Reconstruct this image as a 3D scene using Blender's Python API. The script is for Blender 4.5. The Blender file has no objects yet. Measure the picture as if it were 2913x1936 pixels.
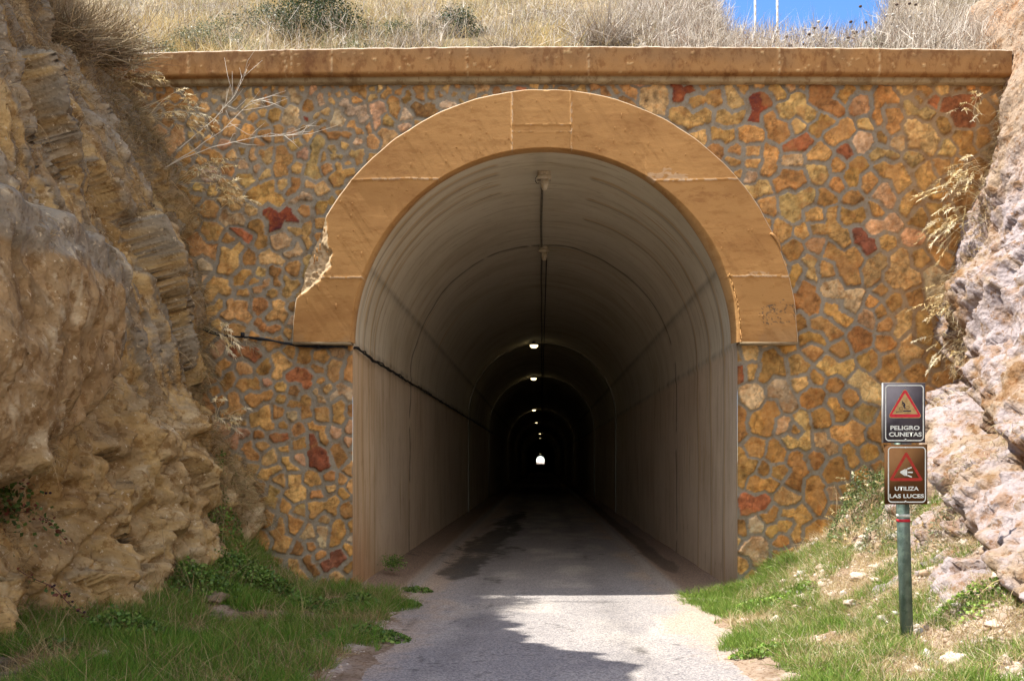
import bpy, math, random
import numpy as np
from mathutils import Vector, Matrix
rng = np.random.default_rng(7)
random.seed(7)
R = math.radians
scene = bpy.context.scene

# ------------------------------------------------------------------ camera, sky, sun, exposure
D0 = 12.0; CAMZ = 1.6; F = 2712.0; CX = 1537.0; CY = 1308.0     # photograph is 2913 px wide
cam = bpy.data.cameras.new('camera'); cam_o = bpy.data.objects.new('camera', cam)
scene.collection.objects.link(cam_o); scene.camera = cam_o
cam_o.location = (0, -D0, CAMZ); cam_o.rotation_euler = (R(90), 0, 0)
cam.sensor_width = 36; cam.lens = 36 * F / 2913
cam.shift_x = -80.5 / 2913; cam.shift_y = 340 / 2913
cam.clip_end = 3000; cam.clip_start = 0.05

TO_SUN = Vector((-0.560, -0.030, 0.83)).normalized()
SUN_EL = math.asin(TO_SUN.z); SUN_ROT = math.atan2(TO_SUN.x, TO_SUN.y)
world = bpy.data.worlds.new('World'); scene.world = world; world.use_nodes = True
wn = world.node_tree
bg = wn.nodes['Background']
sky = wn.nodes.new('ShaderNodeTexSky'); sky.sky_type = 'NISHITA'; sky.sun_disc = False
sky.sun_elevation = SUN_EL; sky.sun_rotation = SUN_ROT % (2 * math.pi)
sky.altitude = 700; sky.air_density = 0.8; sky.dust_density = 0.0; sky.ozone_density = 5.0
# deep blue sky ahead, unseen bright cloud added behind the camera to light the facade
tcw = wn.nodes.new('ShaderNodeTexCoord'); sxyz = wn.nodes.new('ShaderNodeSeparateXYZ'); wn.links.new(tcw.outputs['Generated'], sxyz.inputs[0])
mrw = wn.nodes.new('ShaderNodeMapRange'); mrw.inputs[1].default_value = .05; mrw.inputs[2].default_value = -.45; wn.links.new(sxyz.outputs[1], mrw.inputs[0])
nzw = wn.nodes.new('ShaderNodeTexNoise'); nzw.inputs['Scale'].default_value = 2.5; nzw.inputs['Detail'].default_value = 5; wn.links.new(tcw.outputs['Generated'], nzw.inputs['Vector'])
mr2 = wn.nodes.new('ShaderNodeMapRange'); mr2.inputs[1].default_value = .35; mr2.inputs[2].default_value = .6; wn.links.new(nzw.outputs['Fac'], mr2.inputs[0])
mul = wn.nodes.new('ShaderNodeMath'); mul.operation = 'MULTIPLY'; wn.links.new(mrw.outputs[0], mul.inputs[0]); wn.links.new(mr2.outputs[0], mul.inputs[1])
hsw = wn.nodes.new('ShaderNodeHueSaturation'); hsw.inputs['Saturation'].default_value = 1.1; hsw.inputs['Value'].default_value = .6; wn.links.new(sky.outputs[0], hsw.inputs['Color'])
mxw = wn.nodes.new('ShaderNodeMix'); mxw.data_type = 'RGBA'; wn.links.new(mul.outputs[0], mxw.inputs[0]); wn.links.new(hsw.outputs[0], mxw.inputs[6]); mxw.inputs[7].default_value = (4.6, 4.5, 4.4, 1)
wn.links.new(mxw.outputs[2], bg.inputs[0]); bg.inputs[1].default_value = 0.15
sun = bpy.data.lights.new('sun', 'SUN'); sun.energy = 2.6; sun.angle = R(0.5); sun.color = (1.0, 0.95, 0.86)
sun_o = bpy.data.objects.new('sun', sun); scene.collection.objects.link(sun_o)
sun_o.rotation_euler = TO_SUN.to_track_quat('Z', 'Y').to_euler(); sun_o.location = (-20, -2, 30)
vs = scene.view_settings
vs.view_transform = 'Standard'; vs.look = 'None'; vs.gamma = 1; vs.use_curve_mapping = False
vs.exposure = 2.0
scene.cycles.max_bounces = 8; scene.cycles.diffuse_bounces = 5

def W(px, py, d):
    "world point seen at photograph pixel px, py at distance d from the camera plane"
    return np.array([(px - CX) / F * d, d - D0, CAMZ + (CY - py) / F * d])

# ------------------------------------------------------------------ noise
def _hash(ix, iy, iz, seed):
    h = (ix.astype(np.int64) * 374761393 + iy.astype(np.int64) * 668265263 + iz.astype(np.int64) * 2147483647 + seed * 974634777) & 0xffffffff
    h = ((h ^ (h >> 13)) * 1274126177) & 0xffffffff
    h = ((h ^ (h >> 16)) * 2246822519) & 0xffffffff
    return ((h ^ (h >> 15)) & 0xffffff) / float(0xffffff)
def vnoise(p, seed=0):
    "value noise -1..1 for an (...,3) array"
    i = np.floor(p).astype(np.int64); f = p - i; f = f * f * f * (f * (f * 6 - 15) + 10)
    x, y, z = i[..., 0], i[..., 1], i[..., 2]; fx, fy, fz = f[..., 0], f[..., 1], f[..., 2]
    r = 0
    for dx in (0, 1):
        wx = fx if dx else 1 - fx
        for dy in (0, 1):
            wy = fy if dy else 1 - fy
            for dz in (0, 1):
                wz = fz if dz else 1 - fz
                r = r + wx * wy * wz * _hash(x + dx, y + dy, z + dz, seed)
    return r * 2 - 1
def fbm(p, oct=4, seed=0, gain=0.5, ridged=False):
    a = 1.0; s = 0; t = 0
    for o in range(oct):
        n = vnoise(p * (2.03 ** o) + o * 17.3, seed + o * 31)
        if ridged: n = 1 - 2 * np.abs(n)
        s = s + a * n; t += a; a *= gain
    return s / t
def worley(p, seed=0):
    i = np.floor(p).astype(np.int64); best = np.full(p.shape[:-1], 9.0); b2 = best.copy(); idv = best.copy()
    for dx in (-1, 0, 1):
        for dy in (-1, 0, 1):
            for dz in (-1, 0, 1):
                c = i + np.array([dx, dy, dz])
                q = np.stack([c[..., k] + _hash(c[..., 0], c[..., 1], c[..., 2], seed + k * 7) for k in range(3)], -1)
                d = np.sqrt(((p - q) ** 2).sum(-1))
                m = d < best
                b2 = np.where(m, best, np.minimum(b2, d)); best = np.where(m, d, best)
                idv = np.where(m, _hash(c[..., 0], c[..., 1], c[..., 2], seed + 99), idv)
    return best, b2, idv
def facet(p, seed=0):
    "broken blocky relief: every cell is its own tilted plane; also returns the gap to the next cell"
    i = np.floor(p).astype(np.int64); sh = p.shape[:-1]; best = np.full(sh, 9.0); b2 = best.copy(); val = np.zeros(sh)
    for dx in (-1, 0, 1):
        for dy in (-1, 0, 1):
            for dz in (-1, 0, 1):
                c = i + np.array([dx, dy, dz]); h = [_hash(c[..., 0], c[..., 1], c[..., 2], seed + k * 7) for k in range(7)]
                dv = p - c - np.stack(h[:3], -1); d = np.sqrt((dv ** 2).sum(-1)); m = d < best
                pl = (h[3] - .5) + sum(dv[..., k] * (h[4 + k] - .5) * 2.2 for k in range(3))
                b2 = np.where(m, best, np.minimum(b2, d)); best = np.where(m, d, best); val = np.where(m, pl, val)
    return val, b2 - best
def P3(x, y, z): return np.stack(np.broadcast_arrays(x, y, z), -1).astype(float)
def sstep(a, b, x):
    t = np.clip((x - a) / (b - a), 0, 1); return t * t * (3 - 2 * t)

# ------------------------------------------------------------------ objects
C = scene.collection
def thing(name, label, cat, loc=(0, 0, 0), group=None, rz=0):
    o = bpy.data.objects.new(name, None); C.objects.link(o); o.empty_display_size = 0.1
    o.location = loc; o.rotation_euler = (0, 0, rz); o['label'] = label; o['category'] = cat
    if group: o['group'] = group
    return o
def tag(o, label=None, cat=None, group=None, kind=None):
    if label: o['label'] = label
    if cat: o['category'] = cat
    if group: o['group'] = group
    if kind: o['kind'] = kind
    return o
class MB:
    def __init__(s): s.v = []; s.t = []; s.q = []; s.c = []; s.n = 0; s.uv = None
    def add(s, v, faces=None, quads=None, col=(1, 1, 1)):
        v = np.asarray(v, float).reshape(-1, 3); s.v.append(v)
        c = np.asarray(col, float)
        if c.ndim == 1: c = np.tile(c, (len(v), 1))
        s.c.append(c)
        if faces is not None and len(faces): s.t.append(np.asarray(faces, np.int64) + s.n)
        if quads is not None and len(quads): s.q.append(np.asarray(quads, np.int64) + s.n)
        s.n += len(v); return s
    def box(s, lo, hi, col=(1, 1, 1), M=None):
        x0, y0, z0 = lo; x1, y1, z1 = hi
        v = np.array([[x0,y0,z0],[x1,y0,z0],[x1,y1,z0],[x0,y1,z0],[x0,y0,z1],[x1,y0,z1],[x1,y1,z1],[x0,y1,z1]])
        if M is not None: v = v @ np.array(M.to_3x3()).T + np.array(M.translation)
        return s.add(v, quads=[[0,3,2,1],[4,5,6,7],[0,1,5,4],[1,2,6,5],[2,3,7,6],[3,0,4,7]], col=col)
    def tube(s, pts, r, n=6, col=(1, 1, 1), cap=True):
        pts = np.asarray(pts, float); k = len(pts); r = np.broadcast_to(np.asarray(r, float), (k,))
        T = np.gradient(pts, axis=0); T /= np.linalg.norm(T, axis=1, keepdims=True) + 1e-9
        ref = np.array([0, 0, 1.0]) if abs(T[0][2]) < .9 else np.array([1.0, 0, 0])
        A = np.cross(T, ref); A /= np.linalg.norm(A, axis=1, keepdims=True) + 1e-9; B = np.cross(T, A)
        a = np.linspace(0, 2 * math.pi, n, endpoint=False)
        v = pts[:, None] + r[:, None, None] * (np.cos(a)[None, :, None] * A[:, None] + np.sin(a)[None, :, None] * B[:, None])
        i = np.arange(k - 1)[:, None] * n + np.arange(n)[None]; j = np.arange(k - 1)[:, None] * n + (np.arange(n)[None] + 1) % n
        q = np.stack([i, j, j + n, i + n], -1).reshape(-1, 4)
        v = v.reshape(-1, 3); t = []
        if cap:
            v = np.vstack([v, pts[:1], pts[-1:]]); c0 = k * n; c1 = c0 + 1; e = (k - 1) * n
            t = [[c0, (m + 1) % n, m] for m in range(n)] + [[c1, e + m, e + (m + 1) % n] for m in range(n)]
        return s.add(v, faces=t, quads=q, col=col)
    def grid(s, G, mask=None, col=(1, 1, 1), flip=False):
        m, n = G.shape[:2]; idx = np.arange(m * n).reshape(m, n)
        q = np.stack([idx[:-1, :-1], idx[1:, :-1], idx[1:, 1:], idx[:-1, 1:]], -1)
        if flip: q = q[..., ::-1]
        if mask is not None: q = q[mask[:-1, :-1] & mask[1:, :-1] & mask[1:, 1:] & mask[:-1, 1:]]
        q = q.reshape(-1, 4); v = G.reshape(-1, 3); c = np.asarray(col, float)
        if c.ndim == 3: c = c.reshape(-1, 3)
        if mask is not None:
            used = np.zeros(len(v), bool); used[q.ravel()] = True; re = np.cumsum(used) - 1
            v = v[used]; q = re[q]
            if c.ndim == 2: c = c[used]
        return s.add(v, quads=q, col=c)
    def lathe(s, prof, axis0, ax='z', n=16, col=(1, 1, 1)):
        prof = np.array(prof, float); a = np.linspace(0, 2 * math.pi, n, endpoint=False)
        r = prof[:, 0][:, None]; h = prof[:, 1][:, None] + 0 * a
        x = r * np.cos(a); y = r * np.sin(a)
        v = {'z': np.stack([x, y, h], -1), 'y': np.stack([x, h, y], -1)}[ax] + np.array(axis0)
        k = len(prof); i = np.arange(k - 1)[:, None] * n + np.arange(n)[None]; j = np.arange(k - 1)[:, None] * n + (np.arange(n)[None] + 1) % n
        return s.add(v.reshape(-1, 3), quads=np.stack([i, j, j + n, i + n], -1).reshape(-1, 4), col=col)
    def build(s, name, mat, parent=None, smooth=False, loc=None, uv=None):
        me = bpy.data.meshes.new(name); v = np.vstack(s.v)
        if loc is not None: v = v - np.asarray(loc)
        T = np.vstack(s.t) if s.t else np.zeros((0, 3), np.int64); Q = np.vstack(s.q) if s.q else np.zeros((0, 4), np.int64)
        me.vertices.add(len(v)); me.vertices.foreach_set('co', v.astype(np.float32).ravel())
        loops = np.concatenate([T.ravel(), Q.ravel()]).astype(np.int32)
        me.loops.add(len(loops)); me.loops.foreach_set('vertex_index', loops)
        st = np.concatenate([np.arange(len(T)) * 3, len(T) * 3 + np.arange(len(Q)) * 4]).astype(np.int32)
        me.polygons.add(len(st)); me.polygons.foreach_set('loop_start', st)
        c = np.vstack(s.c); ca = me.color_attributes.new('Col', 'FLOAT_COLOR', 'POINT')
        ca.data.foreach_set('color', np.hstack([c, np.ones((len(c), 1))]).astype(np.float32).ravel())
        if uv is not None:
            l = me.uv_layers.new(name='UVMap'); l.data.foreach_set('uv', uv[loops].astype(np.float32).ravel())
        me.update(calc_edges=True); me.validate()
        if smooth: me.polygons.foreach_set('use_smooth', np.ones(len(me.polygons), bool))
        me.materials.append(mat)
        o = bpy.data.objects.new(name, me); C.objects.link(o)
        if parent: o.parent = parent
        if loc is not None and not parent: o.location = loc
        return o

# ------------------------------------------------------------------ materials
def mat(name, col=None, attr=False, rough=0.85, var=None, var_scale=3.0, bump=0.0, bump_scale=30.0, bump2=None,
        translucent=0.0, metallic=0.0, emit=None, spec=0.3, stretch=(1, 1, 1), var_detail=6):
    m = bpy.data.materials.new(name); m.use_nodes = True; nt = m.node_tree; N = nt.nodes; L = nt.links
    b = N['Principled BSDF']; b.inputs['Roughness'].default_value = rough; b.inputs['Metallic'].default_value = metallic
    b.inputs['Specular IOR Level'].default_value = spec
    tc = N.new('ShaderNodeTexCoord'); mp = N.new('ShaderNodeMapping'); mp.inputs['Scale'].default_value = stretch
    L.new(tc.outputs['Object'], mp.inputs[0])
    src = None
    if attr:
        a = N.new('ShaderNodeAttribute'); a.attribute_name = 'Col'; src = a.outputs['Color']
    if col is not None and not attr:
        r = N.new('ShaderNodeRGB'); r.outputs[0].default_value = (*col, 1); src = r.outputs[0]
    if var is not None:                       # list of (color, lo, hi): blotches of other colour / wear
        for k, (vc, lo, hi, sc) in enumerate(var):
            n = N.new('ShaderNodeTexNoise'); n.inputs['Scale'].default_value = sc; n.inputs['Detail'].default_value = var_detail
            n.inputs['Roughness'].default_value = 0.65; n.noise_dimensions = '4D'; n.inputs['W'].default_value = k * 3.7 + 1
            L.new(mp.outputs[0], n.inputs['Vector'])
            mr = N.new('ShaderNodeMapRange'); mr.inputs[1].default_value = lo; mr.inputs[2].default_value = hi; mr.interpolation_type = 'SMOOTHSTEP'
            L.new(n.outputs['Fac'], mr.inputs[0])
            mx = N.new('ShaderNodeMix'); mx.data_type = 'RGBA'
            if len(vc) == 4: mx.blend_type = 'MULTIPLY'
            L.new(mr.outputs[0], mx.inputs[0]); L.new(src, mx.inputs[6]); mx.inputs[7].default_value = (*vc[:3], 1); src = mx.outputs[2]
    L.new(src, b.inputs['Base Color'])
    if bump:
        n = N.new('ShaderNodeTexNoise'); n.inputs['Scale'].default_value = bump_scale; n.inputs['Detail'].default_value = 8; n.inputs['Roughness'].default_value = 0.7
        L.new(mp.outputs[0], n.inputs['Vector'])
        bp = N.new('ShaderNodeBump'); bp.inputs['Strength'].default_value = 1.0; bp.inputs['Distance'].default_value = bump
        L.new(n.outputs['Fac'], bp.inputs['Height']); L.new(bp.outputs[0], b.inputs['Normal'])
        if bump2:
            v = N.new('ShaderNodeTexVoronoi'); v.inputs['Scale'].default_value = bump2[1]; v.feature = 'F1'
            L.new(mp.outputs[0], v.inputs['Vector'])
            b2 = N.new('ShaderNodeBump'); b2.inputs['Strength'].default_value = 1.0; b2.inputs['Distance'].default_value = bump2[0]
            L.new(v.outputs['Distance'], b2.inputs['Height']); L.new(bp.outputs[0], b2.inputs['Normal']); L.new(b2.outputs[0], b.inputs['Normal'])
    if translucent:
        t = N.new('ShaderNodeBsdfTranslucent'); L.new(src, t.inputs[0]); ms = N.new('ShaderNodeMixShader'); ms.inputs[0].default_value = translucent
        L.new(b.outputs[0], ms.inputs[1]); L.new(t.outputs[0], ms.inputs[2]); L.new(ms.outputs[0], N['Material Output'].inputs[0])
    if emit:
        b.inputs['Emission Color'].default_value = (*emit[0], 1); b.inputs['Emission Strength'].default_value = emit[1]
    return m
M_stone = mat('rubble_masonry', attr=True, rough=0.9, var=[((0.75, 0.62, 0.5, 1), .45, .7, 9), ((1.0, .8, .5, 1), .5, .75, 25), ((.42, .28, .15), .62, .74, 40)], bump=.012, bump_scale=45)
M_paint = mat('ochre_painted_concrete', attr=True, rough=0.75, var=[((.78, .72, .66, 1), .42, .72, .8), ((.86, .82, .76, 1), .5, .62, 5), ((.74, .66, .6, 1), .58, .7, 2.2), ((.6, .52, .46, 1), .66, .72, 18)], bump=.0025, bump_scale=14, stretch=(1, 1, 2.5), bump2=(.0005, 60))
M_coping = mat('weathered_ochre_coping', attr=True, rough=0.85, var=[((.62, .55, .5, 1), .48, .68, 2.5), ((.75, .66, .58, 1), .5, .6, 12), ((.62, .48, .3), .7, .74, 28)], bump=.003, bump_scale=16, stretch=(1, 1, .6), bump2=(.0007, 50))
M_rockL = mat('limestone_cliff', attr=True, rough=0.95, var=[((.74, .68, .6, 1), .45, .65, 2.2), ((.7, .62, .52, 1), .53, .6, 9), ((.58, .47, .31), .6, .66, 24)], bump=.03, bump_scale=14, bump2=(.008, 26))
M_rockR = mat('conglomerate_cliff', attr=True, rough=0.95, var=[((.78, .62, .45, 1), .48, .62, 3), ((.66, .5, .34, 1), .54, .64, 14)], bump=.035, bump_scale=15, bump2=(.012, 22))
M_soil = mat('verge_soil', attr=True, rough=1, var=[((.7, .65, .6, 1), .45, .65, 3), ((.6, .52, .45, 1), .5, .6, 30)], bump=.02, bump_scale=30)
M_grass = mat('grass_blades', attr=True, rough=.6, translucent=.3, spec=.3)
M_leaf = mat('green_leaves', attr=True, rough=.5, translucent=.2, spec=.4)
M_twig = mat('dry_twigs', attr=True, rough=.8)
M_stones = mat('loose_limestone', attr=True, rough=.95, var=[((.75, .65, .55, 1), .45, .65, 9)], bump=.012, bump_scale=30)
M_cable = mat('black_cable', col=(.012, .013, .016), rough=.5, var=[((.05, .045, .04), .5, .7, 12)])
M_plastic = mat('cream_plastic', col=(.5, .43, .31), rough=.5, var=[((.8, .74, .66, 1), .45, .65, 14)])
M_conduit = mat('grey_conduit', col=(.2, .18, .14), rough=.6, var=[((.7, .66, .6, 1), .45, .6, 8)])
M_lamp = mat('lit_lamp', col=(.9, .85, .6), emit=((1.0, .80, .42), 1.0))
M_lamphouse = mat('lamp_housing', col=(.3, .28, .24), rough=.5)

def road_material():
    m = bpy.data.materials.new('worn_asphalt'); m.use_nodes = True; nt = m.node_tree; N = nt.nodes; L = nt.links
    b = N['Principled BSDF']; b.inputs['Roughness'].default_value = .9; b.inputs['Specular IOR Level'].default_value = .2
    a = N.new('ShaderNodeAttribute'); a.attribute_name = 'Col'
    tc = N.new('ShaderNodeTexCoord')
    v = N.new('ShaderNodeTexVoronoi'); v.inputs['Scale'].default_value = 85; L.new(tc.outputs['Object'], v.inputs[0])
    cr = N.new('ShaderNodeValToRGB'); e = cr.color_ramp.elements; e[0].position = .0; e[0].color = (.55, .55, .6, 1); e[1].position = .9; e[1].color = (1.35, 1.32, 1.3, 1)
    sp = N.new('ShaderNodeSeparateColor'); L.new(v.outputs['Color'], sp.inputs[0]); L.new(sp.outputs[0], cr.inputs[0])
    mx = N.new('ShaderNodeMix'); mx.data_type = 'RGBA'; mx.blend_type = 'MULTIPLY'; mx.inputs[0].default_value = 1
    L.new(a.outputs[0], mx.inputs[6]); L.new(cr.outputs[0], mx.inputs[7])
    L.new(mx.outputs[2], b.inputs['Base Color'])
    n = N.new('ShaderNodeTexNoise'); n.inputs['Scale'].default_value = 60; n.inputs['Detail'].default_value = 6; L.new(tc.outputs['Object'], n.inputs['Vector'])
    bp = N.new('ShaderNodeBump'); bp.inputs['Distance'].default_value = .008; bp.inputs['Strength'].default_value = 1
    L.new(n.outputs['Fac'], bp.inputs['Height']); L.new(bp.outputs[0], b.inputs['Normal'])
    return m
M_road = road_material()

def lining_material():
    m = bpy.data.materials.new('board_marked_concrete'); m.use_nodes = True; nt = m.node_tree; N = nt.nodes; L = nt.links
    b = N['Principled BSDF']; b.inputs['Roughness'].default_value = .85; b.inputs['Specular IOR Level'].default_value = .25
    uv = N.new('ShaderNodeUVMap'); uv.uv_map = 'UVMap'
    def noise(scale, stretch, W=0, detail=6, rough=.6):
        mp = N.new('ShaderNodeMapping'); mp.inputs['Scale'].default_value = (*stretch, 1); L.new(uv.outputs[0], mp.inputs[0])
        n = N.new('ShaderNodeTexNoise'); n.noise_dimensions = '4D'; n.inputs['W'].default_value = W
        n.inputs['Scale'].default_value = scale; n.inputs['Detail'].default_value = detail; n.inputs['Roughness'].default_value = rough
        L.new(mp.outputs[0], n.inputs['Vector']); return n.outputs['Fac']
    def rng_(x, lo, hi):
        mr = N.new('ShaderNodeMapRange'); mr.inputs[1].default_value = lo; mr.inputs[2].default_value = hi; mr.interpolation_type = 'SMOOTHSTEP'; L.new(x, mr.inputs[0]); return mr.outputs[0]
    def mix(f, A, Bc, mul=False):
        mx = N.new('ShaderNodeMix'); mx.data_type = 'RGBA'; mx.blend_type = 'MULTIPLY' if mul else 'MIX'
        L.new(f, mx.inputs[0]); L.new(A, mx.inputs[6]); mx.inputs[7].default_value = (*Bc, 1); return mx.outputs[2]
    a = N.new('ShaderNodeAttribute'); a.attribute_name = 'Col'; c = a.outputs[0]
    # u runs round the section (metres), v along the tunnel (metres): streaks follow u
    c = mix(rng_(noise(1.2, (.5, 1), 1), .42, .7), c, (.84, .81, .76), True)
    c = mix(rng_(noise(2.0, (.25, 3.2), 2), .5, .68), c, (.8, .76, .7), True)
    c = mix(rng_(noise(3.0, (.10, 4.0), 5), .60, .66), c, (.5, .32, .13))
    c = mix(rng_(noise(3.0, (.12, 5.0), 8), .63, .70), c, (.5, .44, .38), True)
    c = mix(rng_(noise(9, (.35, 3.0), 11), .58, .66), c, (.66, .6, .52), True)
    L.new(c, b.inputs['Base Color'])
    bp = N.new('ShaderNodeBump'); bp.inputs['Distance'].default_value = .004; bp.inputs['Strength'].default_value = 1
    L.new(noise(10, (.35, 3), 3, 8, .7), bp.inputs['Height']); L.new(bp.outputs[0], b.inputs['Normal'])
    return m
M_lining = lining_material()

# ------------------------------------------------------------------ terrain functions
def terrain(x, y):
    "height of the ground sheet in front of the portal"
    x = np.asarray(x, float); y = np.asarray(y, float)
    # right verge
    k = sstep(-6.5, -0.5, y)                       # 0 near the camera, 1 at the wall
    xr = 1.55 + .75 * k
    zr0 = np.interp(x, [1.3, 1.6, 2.2, 2.9, 3.4, 3.8, 4.4, 5.2, 7, 9], [-.04, .02, .10, .22, .42, .62, 1.0, 1.5, 2.2, 2.6])
    zr1 = np.interp(x, [1.75, 2.05, 2.45, 2.75, 3.1, 3.55, 3.9, 4.3, 4.8, 5.5, 9], [-.04, .01, .06, .17, .36, .64, 1.0, 1.45, 1.8, 2.05, 2.6])
    zr = zr0 * (1 - k) + zr1 * k
    zl0 = np.interp(-x, [1.05, 1.4, 2.0, 3.0, 3.8, 4.6, 9], [-.04, .01, .04, .10, .18, .35, .9])
    zl1 = np.interp(-x, [1.35, 1.75, 2.4, 2.9, 3.2, 3.5, 3.8, 4.2, 9], [-.04, .01, .05, .10, .24, .5, .8, 1.1, 1.6])
    kl = sstep(-3.2, -.3, y)
    zl = zl0 * (1 - kl) + zl1 * kl
    z = np.where(x > 0, zr, zl)
    z = np.where((x > -1.2) & (x < 1.4), -.04, z)
    side = sstep(1.3, 2.4, np.abs(x))
    p = P3(x, y, 0 * x)
    z = z + fbm(p * 1.3, 3, 5) * .10 * side + fbm(p * 6, 3, 9) * .03 * (.35 + side) + fbm(p * 22, 2, 3) * .012 * (.5 + side)
    z = z - .09 * sstep(-6, -1.5, y) * (1 - .7 * sstep(2.2, 3.4, np.abs(x)))
    rub = sstep(1.9, 2.6, x) * sstep(-7, -5, y)
    z = z + rub * np.maximum(0, fbm(p * 5, 3, 77)) * .10
    return z
# ground sheet: fine near the portal, coarse out to the horizon
def spread(a, b, step, far, g=1.25):
    c = list(np.arange(a, b + 1e-6, step)); s = step; x = c[-1]
    hi = []
    while x < far: s = min(s * g, 60); x += s; hi.append(x)
    s = step; x = a; lo = []
    while x > -far: s = min(s * g, 60); x -= s; lo.append(x)
    return np.array(lo[::-1] + c + hi)
gx = spread(-5.6, 5.8, .03, 900); gy = spread(-7.2, .0, .03, 1500)
GX, GY = np.meshgrid(gx, gy, indexing='ij')
GZ = terrain(GX, np.clip(GY, -14, 0))
far = sstep(8, 60, np.maximum(np.abs(GX) - 6, np.maximum(-GY - 14, 0)))
GZ = GZ * (1 - far) + far * 0
GZ = np.where(GY > .012, -.5 - .0 * GY, GZ); GZ = np.where((GY > 560), -1.55, GZ)
pg = P3(GX, GY, GZ * 0)
n1 = fbm(pg * 1.1, 4, 21); n2 = fbm(pg * 7, 3, 22)
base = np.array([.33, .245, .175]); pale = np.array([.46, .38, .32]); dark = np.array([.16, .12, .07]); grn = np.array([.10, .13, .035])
t = sstep(-.1, .35, n1 + .5 * n2)[..., None]
colg = base * (1 - t) + pale * t
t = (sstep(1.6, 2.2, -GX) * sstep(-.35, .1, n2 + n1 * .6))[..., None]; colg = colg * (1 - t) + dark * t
t = (sstep(.1, .5, n2) * sstep(1.6, 2.6, GX))[..., None]; colg = colg * (1 - t * .6) + np.array([.6, .5, .42]) * t * .6
mb = MB(); mb.grid(np.stack([GX, GY, GZ], -1), col=colg); o = mb.build('ground', M_soil, smooth=True); o['kind'] = 'structure'

# road sheet through the cutting and the tunnel
TSL = -0.0025                                       # the tunnel falls gently away
rx = np.linspace(-2.6, 2.7, 150)
ry = np.concatenate([np.arange(-16, 10, .05), np.arange(10, 40, .25), np.arange(40, 640, 5)])
RX, RY = np.meshgrid(rx, ry, indexing='ij')
inside = sstep(-.3, .6, RY)
prof = np.interp(RX, [-2.6, -2.3, -1.95, -1.75, -1.65, -1.5, 1.55, 1.7, 1.8, 2.05, 2.35, 2.7], [.09, .05, .0, .02, .045, .004, .004, .045, .02, -.03, .0, .05])
RZ = prof * inside + np.maximum(RY, 0) * TSL + fbm(P3(RX * 2, RY * 2, 0), 3, 40) * .006
RZ = RZ - .09 * sstep(-6, -1.5, RY)
RZ = np.where(RY < 0, np.where(np.abs(RX) > 2.2, -.16, RZ), RZ)
asph = np.array([.29, .272, .26]); dirt = np.array([.39, .31, .24]); wet = np.array([.04, .035, .028]); conc = np.array([.34, .30, .26]); palea = np.array([.40, .37, .335])
pr = P3(RX, RY, 0)
a1 = fbm(pr * np.array([2.0, 1.0, 1]), 4, 51); a2 = fbm(pr * 9, 3, 52); a3 = fbm(pr * np.array([3.5, .8, 1]), 4, 58)
t = sstep(-.2, .5, a1)[..., None]; cr_ = asph * (1 - t) + palea * t
cr_ = cr_ * (1 - .16 * (np.exp(-((RX + .72 + .05 * np.sin(RY)) / .22) ** 2) + np.exp(-((RX - .78) / .22) ** 2)) * (1 + fbm(pr * 3, 3, 53)))[..., None]
crk_ = (np.abs(fbm(pr * np.array([1.6, 1.0, 1]), 4, 54)) < .006) & (fbm(pr * .7, 2, 55) > .0); cr_ = np.where(crk_[..., None], cr_ * .55, cr_)
e = np.where(RX < 0, -RX - 1.05, RX - 1.25)
t = sstep(-.12, .40, e + a1 * .45 + a2 * .18)[..., None]; cr_ = cr_ * (1 - t * .85) + dirt * t * .85
t = (inside * sstep(1.55, 1.6, np.abs(RX)) * (1 - sstep(1.76, 1.8, np.abs(RX))))[..., None]; cr_ = cr_ * (1 - t) + conc * t
t = (inside * sstep(1.78, 1.9, np.abs(RX)) * .7)[..., None]; cr_ = cr_ * (1 - t) + np.array([.25, .17, .12]) * t
wm = np.exp(-((RX + 1.25 - .03 * RY) / .42) ** 2) * sstep(.6, 2.5, RY) * (1 - sstep(14, 24, RY))
t = sstep(.26, .62, wm * .8 + a3 * .6 + a2 * .3 - .05)[..., None]; cr_ = cr_ * (1 - t * .75) + wet * t * .75
wm = np.exp(-((RX - 2.05) / .2) ** 2) * sstep(1.0, 3.5, RY)
t = sstep(.3, .5, wm * .75 + a3 * .3)[..., None]; cr_ = cr_ * (1 - t * .5) + wet * t * .5
mb = MB(); mb.grid(np.stack([RX, RY, RZ], -1), col=cr_); o = mb.build('road', M_road, smooth=True); o['kind'] = 'structure'

# ------------------------------------------------------------------ hill over the tunnel
def hill(x, y):
    x = np.asarray(x, float); y = np.asarray(y, float)
    line = 6.50 + .60 * (y - .3)
    xs_ = x * 15 / (12 + np.maximum(y, 1)); gap = sstep(1.6, 3.2, xs_) * (1 - sstep(5.1, 6.3, xs_)) * (1 - sstep(300, 500, y))
    cap = 7.98 + .16 * (y - 3) + (1 - gap) * (14 + .0 * y) * sstep(-2, 12, y)
    k = .35
    z = -np.log(np.exp(-line / k) + np.exp(-np.minimum(cap, 60) / k)) * k
    z = np.minimum(z, 30 + fbm(P3(x * .05, y * .05, 0), 2, 3) * 2)
    p = P3(x, y, 0 * x)
    z = z + fbm(p * .9, 3, 61) * .16 * sstep(.4, 1.5, y) + fbm(p * 5, 2, 62) * .03
    return z
hx = spread(-9, 9, .09, 70, 1.3); hy = np.concatenate([np.arange(.05, 12, .09), np.geomspace(12.2, 574, 60)])
HX, HY = np.meshgrid(hx, hy, indexing='ij'); HZ = hill(HX, HY)
n1 = fbm(P3(HX, HY, 0) * .9, 4, 63)
t = sstep(-.3, .4, n1)[..., None]; colh = np.array([.13, .10, .055]) * (1 - t) + np.array([.30, .23, .13]) * t
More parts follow.
